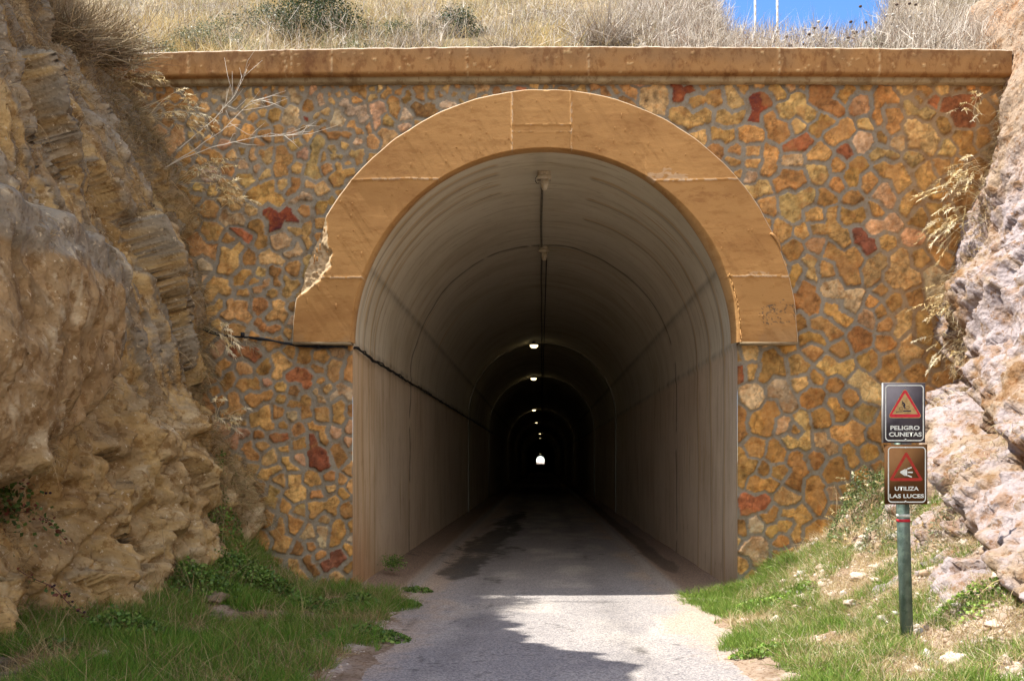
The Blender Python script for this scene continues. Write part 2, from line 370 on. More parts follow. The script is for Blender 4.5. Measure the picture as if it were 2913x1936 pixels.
mb = MB(); mb.grid(np.stack([HX, HY, HZ], -1), col=colh); o = mb.build('hillside', M_soil, smooth=True); o['kind'] = 'structure'

# ------------------------------------------------------------------ cliffs
def resample(pts, ts):
    pts = np.array(pts, float); d = np.r_[0, np.cumsum(np.linalg.norm(np.diff(pts, axis=0), axis=1))]
    # parameter = vertex index so that matching corners stay together
    k = np.arange(len(pts)); return np.stack([np.interp(ts, k, pts[:, i]) for i in range(2)], -1)
def sweep(sections, ys, ts):
    ks = [s[0] for s in sections]; A = np.array([resample(s[1], ts) for s in sections])  # (S, M, 2)
    out = np.zeros((len(ys), len(ts), 2))
    for j in range(2):
        for m in range(len(ts)):
            out[:, m, j] = np.interp(ys, ks, A[:, m, j])
    return out
def smooth1(a, axis, n):
    for _ in range(n):
        b = a.copy(); sl = [slice(None)] * a.ndim
        def S(s): q = list(sl); q[axis] = s; return tuple(q)
        b[S(slice(1, -1))] = .25 * a[S(slice(None, -2))] + .5 * a[S(slice(1, -1))] + .25 * a[S(slice(2, None))]; a = b
    return a
def param(pts_ref, step, coarse=None):
    pts = np.array(pts_ref, float); d = np.linalg.norm(np.diff(pts, axis=0), axis=1); ts = []
    for i, L_ in enumerate(d):
        st = step if (coarse is None or i < coarse) else step * 6
        n = max(1, int(L_ / st)); ts += list(i + np.arange(n) / n)
    return np.array(ts + [len(d)])
# left cliff, in shade: bedded limestone with clay
SL = [(-16, [(-4.2, -.4), (-4.4, .5), (-4.6, 1.6), (-4.6, 3), (-4.7, 4.4), (-4.9, 5.6), (-5.3, 7), (-5.8, 9.2), (-7.5, 10), (-14, 10.6)]),
      (-6.5, [(-4.0, -.4), (-4.15, .3), (-4.3, 1.4), (-4.3, 3), (-4.4, 4.2), (-4.6, 5.4), (-4.95, 6.8), (-5.4, 8.9), (-7, 9.6), (-14, 10)]),
      (-4.5, [(-4.0, -.3), (-4.15, .35), (-4.35, 1.3), (-4.05, 2.2), (-4.2, 3.6), (-4.5, 4.9), (-4.9, 6.2), (-5.3, 8.5), (-7, 9.3), (-14, 9.6)]),
      (-2.8, [(-3.8, -.3), (-3.95, .45), (-4.15, 1.3), (-4.35, 2.3), (-4.3, 3.4), (-4.55, 4.7), (-5.0, 5.9), (-5.3, 7.6), (-7, 8.1), (-14, 8.6)]),
      (-1.4, [(-3.55, -.2), (-3.6, .5), (-3.85, 1.4), (-4.1, 2.4), (-4.15, 3.4), (-4.45, 4.6), (-5.1, 5.7), (-5.75, 7.5), (-6.9, 8.5), (-14, 8.2)]),
      (-.3, [(-3.65, .1), (-3.8, .8), (-3.98, 1.6), (-4.18, 2.6), (-4.2, 3.5), (-4.4, 4.5), (-5.1, 5.6), (-5.95, 6.85), (-6.8, 7.6), (-14, 8.0)]),
      (1.2, [(-3.9, .1), (-4.1, .8), (-4.3, 1.6), (-4.4, 2.6), (-4.4, 3.5), (-4.6, 4.5), (-5.3, 5.6), (-6.2, 6.6), (-7.0, 7.0), (-14, 8.0)])]
tsL = param(SL[3][1], .03, 7); ysL = np.concatenate([np.arange(-16, -6.5, .15), np.arange(-6.5, .6, .03)])
PL = smooth1(smooth1(sweep(SL, ysL, tsL), 0, 25), 1, 12)
YL = np.broadcast_to(ysL[:, None], PL.shape[:2]); XL, ZL = PL[..., 0], PL[..., 1]
q = P3(XL, YL, ZL)
c, s_ = math.cos(1.05), math.sin(1.05)               # bedding dips steeply away from the camera
u = YL * c - ZL * s_; w = YL * s_ + ZL * c           # u along the beds, w across
upper = sstep(1.9, 2.8, ZL + .35 * YL + .6)          # bedded part
warp = fbm(q * 1.2, 3, 70) * .25
bed = fbm(P3(u * .35, w * 4.2 + warp, XL * .5), 5, 71, .6, True)
bl, bl2, bid = worley(P3(u * .8, w * 2.2 + warp, XL * .8) + fbm(q * 2, 2, 69)[..., None] * .3, 72)
lump = fbm(q * 1.0, 4, 73); onslab0 = 1 - sstep(-3.05, -2.7, YL)
vert = fbm(P3(YL * 2.4, ZL * .7, XL), 5, 74, .55, True)
dl = upper * (bed * .07 + ((bl2 - bl) * .06 + (bid - .5) * .08) * (1 - onslab0)) + (1 - upper) * (vert * .10 + lump * .16) + lump * .10
fw = fbm(q * 3, 3, 170)[..., None] * .35
f1, g1 = facet(P3(u * .38, w * 2.2, XL * 1.2) + fw * .4, 171); f2, g2 = facet(P3(u * 1.8, w * 9.5, XL * 4) + fw * .8, 172)
f3, g3 = facet(P3(YL * 2.2, ZL * 1.6, XL * 2) + fw, 173); f4, g4 = facet(q * 6.5 + fw * 2, 174)
bedded = f1 * .36 + f2 * .06 - .07 * (1 - sstep(0, .10, g1)) - .03 * (1 - sstep(0, .12, g2))
clay = f3 * .24 + f4 * .05 - .06 * (1 - sstep(0, .10, g3)) - .02 * (1 - sstep(0, .12, g4))
smoothslab = (1 - sstep(-3.0, -2.6, YL)) * sstep(1.3, 1.6, ZL) * (1 - sstep(3.4, 3.7, ZL))
dl = dl + (bedded * upper + clay * (1 - upper)) * (1 - .8 * smoothslab)
dl = dl + fbm(q * 7, 4, 75) * .022 + fbm(q * 20, 3, 76, .6) * .016
# big tilted slab with an overhang and a dark crevice under it
line_z = np.interp(YL, [-7, -4.6, -2.8, -2.3, -1.9], [.9, 1.35, 2.62, 3.1, 3.9]) + fbm(P3(YL * 2.5, 0, 0), 3, 77) * .08
dz = ZL - line_z; onslab = (1 - sstep(-3.05, -2.7, YL + .12 * (ZL - 3)))
dl = dl + onslab * (sstep(-.02, .06, dz) * .45 * (1 - sstep(3.35, 3.6, ZL + fbm(q * 2.5, 2, 79) * .15)) - .30 * np.exp(-((dz + .14) / .13) ** 2))
# ledge near the right end of the cliff foot
ln2 = np.interp(YL, [-3.4, -2.4, -1.2, .3], [.7, 1.15, 1.0, .9]); d2 = ZL - ln2
dl = dl + .12 * sstep(0, .08, d2) * (1 - sstep(.5, 1.2, d2)) * sstep(-3.4, -2.8, YL)
fade = 1 - sstep(7.0, 9.0, np.broadcast_to(tsL[None, :], dl.shape)) * .8
XL2 = XL + dl * fade; ZL2 = ZL + dl * .25 * fade
gray = np.array([.26, .22, .16]); tan = np.array([.45, .31, .135]); brn = np.array([.29, .19, .085]); pal = np.array([.54, .45, .30])
k1 = fbm(P3(u * .7, w * 8, XL * 2), 5, 80, .7) * 1.2; k2 = fbm(P3(u * 1.2, w * 3, XL * 2), 5, 81, .7); k3 = fbm(q * 8, 4, 82, .7)
k1 = k1 + f2 * .25 + f1 * .2
t = sstep(-.08, .12, k1 + .3 * (bid - .5))[..., None] * (.35 + .65 * upper[..., None]); colL = tan * (1 - t) + gray * t
t = (sstep(.05, .35, k2 + k3 * .4))[..., None] * .8; colL = colL * (1 - t) + brn * t
slabm = (smoothslab * sstep(0, .1, dz))[..., None]
tb = sstep(-.1, .15, k2 * .4 + k3 * .15 + 1.1 * sstep(.55, .1, np.minimum(-2.8 - YL, 3.45 - ZL)) - .3)[..., None]; colL = colL * (1 - slabm) + (gray * tb + np.array([.32, .215, .105]) * (1 - tb)) * slabm
vein = (np.abs(fbm(P3(u * .9, w * 2.2, 0), 4, 84)) < .012) * onslab * (dz > 0)
colL = colL * (1 - vein[..., None] * .6) + pal * vein[..., None] * .6
t = sstep(.15, .45, k3 + .3 * lump)[..., None] * .6 * (1 - upper[..., None] * .5); colL = colL * (1 - t) + pal * t
colL = colL * (1.08 + .16 * (f2 + f4))[..., None]
mb = MB(); mb.grid(np.stack([XL2, YL, ZL2], -1), col=colL, flip=True); o = mb.build('rock_cliff', M_rockL); o['kind'] = 'structure'

# right cliff, sunlit: pinkish conglomerate
SR = [(-16, [(3.6, -.3), (4.2, .7), (4.6, 1.6), (4.9, 2.6), (5.2, 3.6), (5.6, 5), (6, 6.5), (6.6, 8), (8, 10), (16, 13)]),
      (-6.0, [(3.35, -.2), (3.6, .40), (3.95, .95), (4.35, 1.9), (4.7, 2.9), (5.1, 4.2), (5.6, 5.8), (6.0, 7.2), (7.4, 9.2), (16, 12)]),
      (-4.1, [(3.25, .05), (3.5, .46), (3.9, .86), (4.3, 1.6), (4.75, 2.6), (5.15, 3.9), (5.5, 5.4), (5.9, 6.8), (7.2, 8.8), (16, 11.5)]),
      (-2.6, [(3.3, .1), (3.62, .58), (4.05, 1.05), (4.45, 1.75), (4.75, 2.5), (5.2, 3.5), (5.35, 4.8), (5.75, 6.6), (7.0, 8.6), (16, 11)]),
      (-1.2, [(3.85, .3), (4.1, .92), (4.45, 1.5), (4.75, 2.1), (4.9, 2.7), (5.1, 3.5), (5.3, 4.8), (5.7, 6.6), (6.7, 8.4), (16, 11)]),
      (.0, [(4.5, .3), (4.65, 1.1), (4.8, 1.7), (4.9, 2.2), (5.1, 2.8), (5.3, 3.5), (5.45, 4.7), (5.85, 6.7), (6.6, 8.3), (16, 11)]),
      (3.5, [(4.7, .3), (4.85, 1.1), (5.1, 1.7), (5.3, 2.2), (5.6, 2.8), (5.7, 3.5), (5.85, 4.7), (6.1, 6.7), (6.9, 8.9), (16, 12)])]
tsR = param(SR[3][1], .03, 8); ysR = np.concatenate([np.arange(-16, -6, .15), np.arange(-6, 1.5, .03), np.arange(1.5, 3.5, .06)])
PR = smooth1(smooth1(sweep(SR, ysR, tsR), 0, 25), 1, 12)
YR = np.broadcast_to(ysR[:, None], PR.shape[:2]); XR, ZR = PR[..., 0], PR[..., 1]; q = P3(XR, YR, ZR)
u = YR * .8 - ZR * .6; w = YR * .6 + ZR * .8
big = fbm(q * .9, 3, 90); r1 = fbm(P3(u * 1.0, w * 2.4, XR), 4, 91, .55, True); r2 = fbm(q * 5, 4, 92, .6, True); r3 = fbm(q * 17, 3, 93, .6)
pit = worley(q * 5 + fbm(q * 4, 2, 94)[..., None] * .5, 95)[0]
low = 1 - sstep(4.2, 5.6, ZR)
dr = big * .26 + r1 * (.05 + .08 * low) + r2 * (.015 + .02 * low) + r3 * .03 - np.clip(.40 - pit, 0, 1) * .12 * low - sstep(.15, .45, fbm(q * 11, 3, 99, .6)) * .035
# overhanging lobe with a shaded hollow under it, close to the wall
hol = np.exp(-(((YR + .9) / 1.0) ** 2 + ((ZR - 2.75) / .42) ** 2)); lob = np.exp(-(((YR + .9) / 1.0) ** 2 + ((ZR - 3.45) / .32) ** 2))
fw = fbm(q * 3, 3, 180)[..., None] * .4
f1, g1 = facet(P3(u * 1.6, w * 3.0, XR * 2.4) + fw, 181); f2, g2 = facet(P3(u * 5, w * 8, XR * 6) + fw * 1.6, 182)
dr = dr * .8 + (f1 * .10 + f2 * .03 - .03 * (1 - sstep(0, .1, g1))) * (.25 + .75 * low)
dr = dr - hol * .34 + lob * .26
# stepped ledges running down towards the camera
for (za, sl, am) in ((2.0, .33, .20), (1.25, .30, .18)):
    lz = za + (YR + 2.6) * sl + fbm(P3(YR * 2, 3.1, 0), 3, 96) * .1; dd = ZR - lz
    dr = dr + am * sstep(-.02, .06, dd) * (1 - sstep(.2, .9, dd)) - am * .6 * np.exp(-((dd + .1) / .09) ** 2)
fade = 1 - sstep(7.5, 9.0, np.broadcast_to(tsR[None, :], dr.shape)) * .6
XR2 = XR - dr * fade; ZR2 = ZR + dr * .45 * fade
tanr = np.array([.33, .24, .165]); pink = np.array([.375, .315, .31]); oran = np.array([.40, .25, .15]); drk = np.array([.24, .15, .075])
k2 = fbm(q * 1.3, 4, 97, .6); k3 = fbm(q * 9, 4, 98, .6)
t = (low * sstep(-.35, .15, k2 + k3 * .7 + r2 * .25))[..., None]; colR = tanr * (1 - t) + pink * t
t = ((1 - low) * sstep(-.1, .3, k2))[..., None] * .7; colR = colR * (1 - t) + oran * t
t = sstep(.14, .3, -(r2 * .3 + k3 * .7))[..., None] * .8; colR = colR * (1 - t) + drk * t
mb = MB(); mb.grid(np.stack([XR2, YR, ZR2], -1), col=colR); o = mb.build('rock_cliff', M_rockR); o['kind'] = 'structure'

# ------------------------------------------------------------------ tunnel portal
TCX, TCZ, TR = .06, 3.08, 2.42
portal = thing('tunnel_portal', 'rubble stone tunnel portal with ochre painted arch ring and concrete coping', 'tunnel portal', (0, 0, 0))
# masonry: irregular stones of a relaxed weighted cell pattern, in relief
x0, x1, z0, z1, st = -6.0, 6.3, -.25, 6.40, .0125
wx = np.arange(x0, x1, st); wz = np.arange(z0, z1, st); WX, WZ = np.meshgrid(wx, wz, indexing='ij')
def rad(x, z):
    r = .104 + .027 * np.clip((x + 2) / 6, 0, 1)
    if z > 5.2 and x < .5: r *= .78
    if z > 6.1: r *= .75
    if x < -2.4 and 2.4 < z < 4.4: r *= .9
    if z < 2.2: r *= .98
    return r
seeds = []
cellmap = {}
for _ in range(60000):
    x = rng.uniform(x0 - .3, x1 + .3); z = rng.uniform(z0 - .3, z1 + .3); r = rad(x, z) * rng.choice([.62, .85, 1, 1.25, 1.5], p=[.25, .3, .2, .17, .08])
    ci, cj = int(x // .4), int(z // .4); ok = True
    for a in range(ci - 2, ci + 3):
        for b in range(cj - 2, cj + 3):
            for (xx, zz, rr) in cellmap.get((a, b), ()):
                if (xx - x) ** 2 + ((zz - z) * 1.12) ** 2 < ((r + rr) * .92) ** 2: ok = False; break
            if not ok: break
        if not ok: break
    if ok: cellmap.setdefault((ci, cj), []).append((x, z, r)); seeds.append((x, z, r))
sub = np.array(seeds); free = np.ones(len(sub), bool); grp = np.zeros(len(sub), int); seeds = []
for k in rng.permutation(len(sub)):
    if not free[k]: continue
    free[k] = False; mem = [k]; want = rng.choice([1, 2, 3, 4], p=[.42, .33, .17, .08])
    while len(mem) < want:
        c_ = sub[mem, :2].mean(0); dd_ = np.hypot(sub[:, 0] - c_[0], sub[:, 1] - c_[1]) + (~free) * 99; j = dd_.argmin()
        if dd_[j] > .30: break
        free[j] = False; mem.append(j)
    grp[mem] = len(seeds); seeds.append((*sub[mem, :2].mean(0), .1))
seeds = np.array(seeds); NS = len(seeds)
pal_ = np.array([[.54, .28, .085], [.52, .25, .07], [.58, .33, .115], [.46, .22, .06], [.58, .34, .15], [.38, .17, .05], [.60, .38, .20], [.38, .12, .045], [.56, .28, .13]])
pid = rng.choice(len(pal_), NS, p=[.24, .2, .17, .14, .08, .08, .04, .015, .035])
scol = pal_[pid] * rng.uniform(.70, 1.12, (NS, 1)) * np.array([.94, 1.06, 1.2]) * rng.uniform(.94, 1.06, (NS, 3))
rx_ = seeds[:, 0]
gold = np.clip((rx_ - 1.5) / 2, 0, 1)[:, None]; scol = scol * (1 - gold) + scol * np.array([1.04, .97, .86]) * gold  # right-hand stones tinted warmer: light bounced off the cliff put into their colour
for (px, py, cc) in ((880, 330, (.30, .065, .022)), (2152, 322, (.30, .07, .025)), (1920, 258, (.34, .09, .03)), (765, 605, (.30, .07, .025)), (2400, 448, (.34, .11, .04)),
                     (2460, 675, (.36, .12, .06)), (912, 1310, (.33, .10, .045)), (2110, 1078, (.36, .12, .05)), (600, 490, (.55, .42, .32)), (1040, 400, (.58, .38, .22)), (965, 1610, (.34, .13, .07)), (2680, 660, (.45, .19, .08)), (2135, 1510, (.56, .47, .31))):
    p = W(px, py, D0); k = np.argmin((seeds[:, 0] - p[0]) ** 2 + (seeds[:, 1] - p[2]) ** 2); scol[k] = np.array(cc) * (.72 if cc[1] < .2 else 1)
marg = rng.uniform(.012, .033, NS); hgt = rng.uniform(.005, .022, NS); tilt = rng.uniform(-.10, .10, (NS, 2))
pw = P3(WX, WZ, 0)
wxx = WX + fbm(pw * 3, 2, 101) * .025 + fbm(pw * 18, 3, 102) * .010; wzz = WZ + fbm(pw * 3 + 9, 2, 103) * .025 + fbm(pw * 18 + 5, 3, 104) * .010
ID = np.zeros(WX.shape, int); ED = np.zeros(WX.shape)
T_ = 40
wts = (sub[:, 2] ** 2) * .5
for i in range(0, WX.shape[0], T_):
    for j in range(0, WX.shape[1], T_):
        a = wxx[i:i + T_, j:j + T_]; b = wzz[i:i + T_, j:j + T_]; cx, cz = a.mean(), b.mean()
        near = np.where((np.abs(sub[:, 0] - cx) < .85) & (np.abs(sub[:, 1] - cz) < .85))[0]; S = sub[near]; g_ = grp[near]
        d2_ = (a[..., None] - S[:, 0]) ** 2 + (b[..., None] - S[:, 1]) ** 2 - wts[near]
        k = d2_.argmin(-1); dk = np.take_along_axis(d2_, k[..., None], -1)
        sd = np.sqrt((S[k][..., None, 0] - S[:, 0]) ** 2 + (S[k][..., None, 1] - S[:, 1]) ** 2) + 1e-9
        e = (d2_ - dk) / (2 * sd); e[g_[k][..., None] == g_] = 9
        es = np.sort(e, -1); ID[i:i + T_, j:j + T_] = g_[k]; ED[i:i + T_, j:j + T_] = es[..., 0] - .003 * np.exp(-(es[..., 1] - es[..., 0]) / .006)
en = ED - marg[ID] + fbm(pw * 30, 3, 105) * .009
msk = sstep(-.002, .007, en)
face = fbm(pw * 6, 4, 106, .6) * .014 + fbm(pw * 26, 3, 107, .6) * .006 + (WX - seeds[ID, 0]) * tilt[ID, 0] + (WZ - seeds[ID, 1]) * tilt[ID, 1]
H = msk * (np.clip(sstep(0, .012, en), 0, 1) * hgt[ID] * .55 + hgt[ID] * .45 + face) + (1 - msk) * (fbm(pw * 12, 3, 108) * .006)
mort = np.array([.25, .215, .16]) * (1 + fbm(pw * 2.5, 4, 109)[..., None] * .18)
go = (sstep(4.0, 5.0, WX + fbm(pw * 1.5, 3, 110) * .6))[..., None]; mort = mort * (1 - go) + np.array([.32, .21, .11]) * go
sv = fbm(pw * 7, 4, 111, .65)[..., None]; sv2 = fbm(pw * 18, 4, 113, .7)[..., None]; vn = (1 - np.abs(fbm(pw * 5, 4, 114, .6))[..., None] * 9).clip(0, 1)
sc = scol[ID] * (1 + sv * .75 + sv2 * .55); sc = sc * (1 - .45 * vn * (sv > -.1)); pt = sstep(.12, .35, fbm(pw * 4.5, 4, 115, .6))[..., None] * .5; sc = sc * (1 - pt) + np.array([.40, .20, .07]) * pt; sc = sc.clip(.02, 1) 
cw = sc * msk[..., None] + mort * (1 - msk[..., None])
hole = (((WX - TCX) ** 2 + (WZ - TCZ) ** 2 < 2.75 ** 2) & (WZ > TCZ)) | ((np.abs(WX - TCX) < TR + .001) & (WZ < TCZ))
G = np.stack([WX, -.01 - H, WZ], -1)
# snap the jambs so that the masonry meets the lining in a clean edge
edgeL = (np.abs(WX - (TCX - TR)) < st) & (WZ < TCZ) & ~hole; edgeR = (np.abs(WX - (TCX + TR)) < st) & (WZ < TCZ) & ~hole
G[..., 0] = np.where(edgeL & (WX > TCX - TR - st), TCX - TR - .001, G[..., 0]); G[..., 0] = np.where(edgeR & (WX < TCX + TR + st), TCX + TR + .001, G[..., 0])
G[..., 1] = np.where(edgeL | edgeR, -.004, G[..., 1])
mb = MB(); mb.grid(G, mask=~hole, col=cw)
mb.box((x0, .05, z0), (TCX - TR - .31, .45, z1)); mb.box((TCX + TR + .31, .05, z0), (x1, .45, z1))
mb.build('rubble_wall', M_stone, portal)

# arch ring
YF = -.212; RI, RO = 2.40, 3.13
RI_b = TR
ocr = np.array([.385, .20, .062]); raw = np.array([.46, .34, .20]); edgec = np.array([.66, .58, .45])
th = np.linspace(0, math.pi, 720)
rr = np.linspace(RI, RO, 62)
rr[-2] = RO - .018
prof_r = np.r_[RI_b - .002, RI_b - .004, rr[:-1], RO - .006, RO, RO + .0, RO]; prof_y = np.r_[.03, -.03, np.full(61, YF), YF + .010, YF + .03, -.05, .01]
kind = np.r_[1, 1, np.zeros(61), 2, 2, 2, 2]
TH, RRg = np.meshgrid(th, prof_r, indexing='ij'); _, YY = np.meshgrid(th, prof_y, indexing='ij'); _, KD = np.meshgrid(th, kind, indexing='ij')
flare = sstep(.45, .95, np.cos(TH)) * .075 + sstep(.6, .95, -np.cos(TH)) * .025
RRg = RRg - flare * (KD == 1) + .012 * flare / .075 * (KD == 0) * (RRg < RI + .02)
X = TCX + RRg * np.cos(TH); Z = TCZ + RRg * np.sin(TH) - .02
pp = P3(X, Z, YY)
face = KD == 0
dy = np.zeros_like(X)
dy += (fbm(pp * 1.2, 2, 120) * .004 + fbm(pp * 9, 3, 121) * .0012 + fbm(P3(X * 2, Z * 25, 0), 2, 122) * .0008) * face
def ridge(d, w=.009, a=.012): return -a * np.exp(-(d / w) ** 2)
def seam(cond, d): return ridge(d) * cond
SE = [(5.06, lambda: ((X < -.8) & (X > -3)) | ((X > 1.3) & (X < 3)), 1), (3.86, lambda: np.abs(X) > 1.5, 1)]
for z_, cnd, _k in SE:
    dd = Z - z_ - .01 * np.sin(X * 3) + fbm(P3(X * 12, 0, 0), 2, 5) * .006
    dy += (ridge(dd) * cnd() - .006 * cnd() * (dd > 0) * np.exp(-np.abs(dd) * 3)) * face
kx0, kx1 = -.345, .385
inkey = (X > kx0) & (X < kx1) & (Z > 4)
dy += ((ridge(X - kx0, .008, .016) + ridge(X - kx1, .008, .016)) * (Z > 4) - .006 * inkey) * face
dy += (inkey * (ridge(Z - 5.74, .006, .008) + ridge(Z - 5.655, .006, .008)) + .010 * (inkey & (Z < 5.735) & (Z > 5.66)) + .006 * (inkey & (Z < 5.655))) * face
# broken outer corner on the left side
zc = np.array([3.60, 3.72, 3.85, 4.0, 4.15, 4.3, 4.5, 4.62]); wc = np.array([.0, .14, .27, .33, .28, .17, .09, .0])
wid = np.where(X < 0, np.interp(Z, zc, wc, left=0, right=0), 0) * (1 + fbm(pp * 6, 3, 130) * .35)
depth_in = RO - RRg
brk = (wid > .01) & (depth_in < wid) & (X < 0)
rough_ = fbm(pp * 9, 4, 131, .65)
bd = np.clip((wid - depth_in) / .09, 0, 1)
dy += np.where(brk, bd * .11 * (1 + rough_ * .5) + fbm(pp * 28, 3, 134, .7) * .014 * (bd > 0), 0)
Y2 = YY + dy; Y2 = np.where(brk, np.minimum(Y2, -.015), Y2)
outr = np.where(brk, -wid * .12 * (KD == 2) , 0)
X = X + outr * np.cos(TH); Z = Z + outr * np.sin(TH)
# uneven outer arris
nar = fbm(P3(TH * 14, 0, 0), 4, 133) * .010 * ((KD == 2) | (RRg > RO - .02))
X = X + nar * np.cos(TH); Z = Z + nar * np.sin(TH)
cc = np.broadcast_to(ocr, X.shape + (3,)).copy()
seamc = np.clip(-(dy + .006 * inkey) / .012, 0, 1)[..., None] * ((dy + .006 * inkey) < -.0065)[..., None] * (fbm(pp * 20, 2, 7) > -.15)[..., None]
cc = cc * (1 - seamc * .35) + edgec * seamc * .35
cc = np.where((KD == 2)[..., None], edgec * .9, cc); cc = np.where((KD == 1)[..., None], np.array([.46, .27, .11]), cc)  # outer arris coloured pale, its sunlit line put into the colour
cc = np.where((brk & (bd > .1))[..., None], raw * (1 + rough_[..., None] * .35), cc)
crk = (fbm(pp * np.array([18, 18, 18]), 3, 140, .7, True) > .60) & (np.hypot((X - 3.0) / .25, (Z - 3.42) / .16) < 1 + .5 * fbm(pp * 5, 2, 141)) & face
cc = np.where(crk[..., None], np.array([.14, .09, .05]), cc)
stn = (sstep(3.35, 3.1, Z) * .35 * sstep(-.2, .4, fbm(pp * 5, 3, 142)) * face)[..., None]; cc = cc * (1 - stn) + np.array([.25, .17, .09]) * stn
mb = MB(); mb.grid(np.stack([X, Y2, Z], -1), col=cc, flip=True)
# feet of the ring
for sgn in (-1, 1):
    a0, a1 = sorted((TCX + sgn * (RI + .012), TCX + sgn * (RO - .004)))
    mb.box((a0, YF + .006, 3.035), (a1, .0, 3.062), col=(.34, .27, .17))
# form ties and paint runs: small nubs
for _ in range(230):
    a = rng.uniform(.02, math.pi - .02); r = rng.uniform(RI + .05, RO - .05); x = TCX + r * math.cos(a); z = TCZ + r * math.sin(a)
    h_ = rng.uniform(.006, .03); s = rng.uniform(.004, .013); sz = s * rng.choice([1, 1, 2.5, 5])
    v = [[x - s, YF + .012, z - sz], [x + s, YF + .012, z - sz], [x + s * .8, YF + .012, z + sz], [x - s, YF + .012, z + sz * .8], [x + rng.uniform(-.5, .5) * s, YF - h_, z - sz * .2]]
    mb.add(v, faces=[[0, 1, 4], [1, 2, 4], [2, 3, 4], [3, 0, 4]], col=ocr * 1.05)
ring = mb.build('arch_ring', M_paint, portal)
# bent scrap of form metal on the right shoulder
mb = MB(); p = W(2197, 668, D0 - .2)
mb.tube([p + np.array([-.035, 0, .0]), p + np.array([-.02, -.02, .012]), p + np.array([.02, -.025, -.02]), p + np.array([.075, -.02, -.11]), p + np.array([.10, -.01, -.2])], [.012, .018, .02, .016, .006], 7, col=(.46, .25, .09))
mb.build('mortar_lip', M_paint, ring)

# coping
cx_ = np.arange(-6.0, 5.86, .02)
sec = [(.42, 6.30), (-.02, 6.315), (-.095, 6.325), (-.105, 6.345), (-.11, 6.375), (-.135, 6.38), (-.17, 6.385), (-.195, 6.40)] + [(-.20, z) for z in np.linspace(6.415, 6.70, 22)] + [(-.195, 6.713), (-.18, 6.722), (-.1, 6.726), (.1, 6.73), (.45, 6.73)]
sec = np.array(sec); CXg, SY = np.meshgrid(cx_, sec[:, 0], indexing='ij'); _, SZ = np.meshgrid(cx_, sec[:, 1], indexing='ij')
drop = np.where(CXg < 0, .095 * np.clip(-CXg / 5.65, 0, 1.1) ** 1.6, .04 * np.clip(CXg / 5.77, 0, 1) ** 2)
SZ2 = SZ - drop * np.interp(SZ, [6.3, 6.73], [.45, 1])
pc = P3(CXg, SZ, SY)
f_ = (SY < -.19) & (SZ < 6.71)
ny = fbm(pc * 1.2, 2, 150) * .005 + fbm(pc * 8, 3, 151) * .0012 * f_
ny = ny - f_ * .006 * (fbm(P3(CXg * 16, SZ * 14, 0), 3, 152) > .56)
joint = np.zeros_like(CXg)
for xj in (-4.35, -3.15, -3.08, -2.58, .60, 2.96, -.9, 4.2):
    joint += np.exp(-((CXg - xj - .006 * np.sin(SZ * 40)) / .010) ** 2)
ny = ny - joint * .010 * (fbm(pc * 25, 2, 153) > -.2)
ed = fbm(P3(CXg * 9, 1, 0), 4, 154) * .008 * (SZ > 6.69)
Gc = np.stack([CXg, SY + ny * (SY < .3), SZ2 + ed], -1)
cc = np.broadcast_to(np.array([.30, .152, .05]), CXg.shape + (3,)).copy()
t = sstep(6.45, 6.70, SZ + fbm(pc * 3, 3, 155) * .18)[..., None] * .45; cc = cc * (1 - t) + np.array([.17, .10, .05]) * t
t = (np.clip(joint, 0, 1) * (fbm(pc * 25, 2, 156) > -.1))[..., None] * .6; cc = cc * (1 - t) + np.array([.55, .40, .22]) * t
t = (f_ * (fbm(P3(CXg * 16, SZ * 14, 0), 3, 152) > .55))[..., None] * .5; cc = cc * (1 - t) + np.array([.5, .34, .16]) * t
t = sstep(6.70, 6.715, SZ)[..., None]; cc = cc * (1 - t) + np.array([.60, .53, .42]) * (1 + fbm(pc * 10, 3, 157)[..., None] * .25) * t  # top of the coping painted pale to carry its sunlit white
t = (SZ < 6.378)[..., None]; cc = np.where(t, np.array([.33, .25, .14]) * (1 + fbm(pc * 4, 4, 158)[..., None] * .5), cc)
mb = MB(); mb.grid(Gc, col=cc)
for xe in (0, -1):
    ring_pts = Gc[xe]; n = len(ring_pts); cen = ring_pts.mean(0); mb.add(np.vstack([ring_pts, cen]), faces=[[i, (i + 1) % n, n] for i in range(n)], col=(.3, .15, .05))
mb.build('coping', M_coping, portal)

# ------------------------------------------------------------------ tunnel lining
lining = thing('tunnel_lining', 'streaked grey concrete tunnel vault running back into the dark', 'tunnel', (0, 0, 0))
arcn = 110; hs = np.linspace(0, 1, 40)
secx = np.r_[np.full(40, TCX - TR), TCX - TR * np.cos(np.linspace(0, math.pi, arcn))[1:-1], np.full(40, TCX + TR)]
secz = np.r_[-.15 + hs * (TCZ + .15), TCZ + TR * np.sin(np.linspace(0, math.pi, arcn))[1:-1], TCZ - hs * (TCZ + .15)]
secu = np.r_[0, np.cumsum(np.hypot(np.diff(secx), np.diff(secz)))]
ly = np.concatenate([[-.004], np.arange(.03, 8, .05), np.arange(8, 32, .3), np.arange(32, 576, 6.0), [576]])
LY, SU = np.meshgrid(ly, secu, indexing='ij'); SX = np.broadcast_to(secx, LY.shape); SZg = np.broadcast_to(secz, LY.shape)
nxv = SX - TCX; nzv = np.where(SZg > TCZ, SZg - TCZ, 0); nl = np.hypot(nxv, nzv) + 1e-9
off = fbm(P3(SU * .8, LY * .8, 0), 3, 160) * .02 * sstep(.0, .5, LY) + fbm(P3(SU * 3, LY * 6, 0), 2, 161) * .004 * sstep(0, .2, LY)
uL, uR = secu[39], secu[-1] - secu[39]
jl = np.zeros_like(LY)
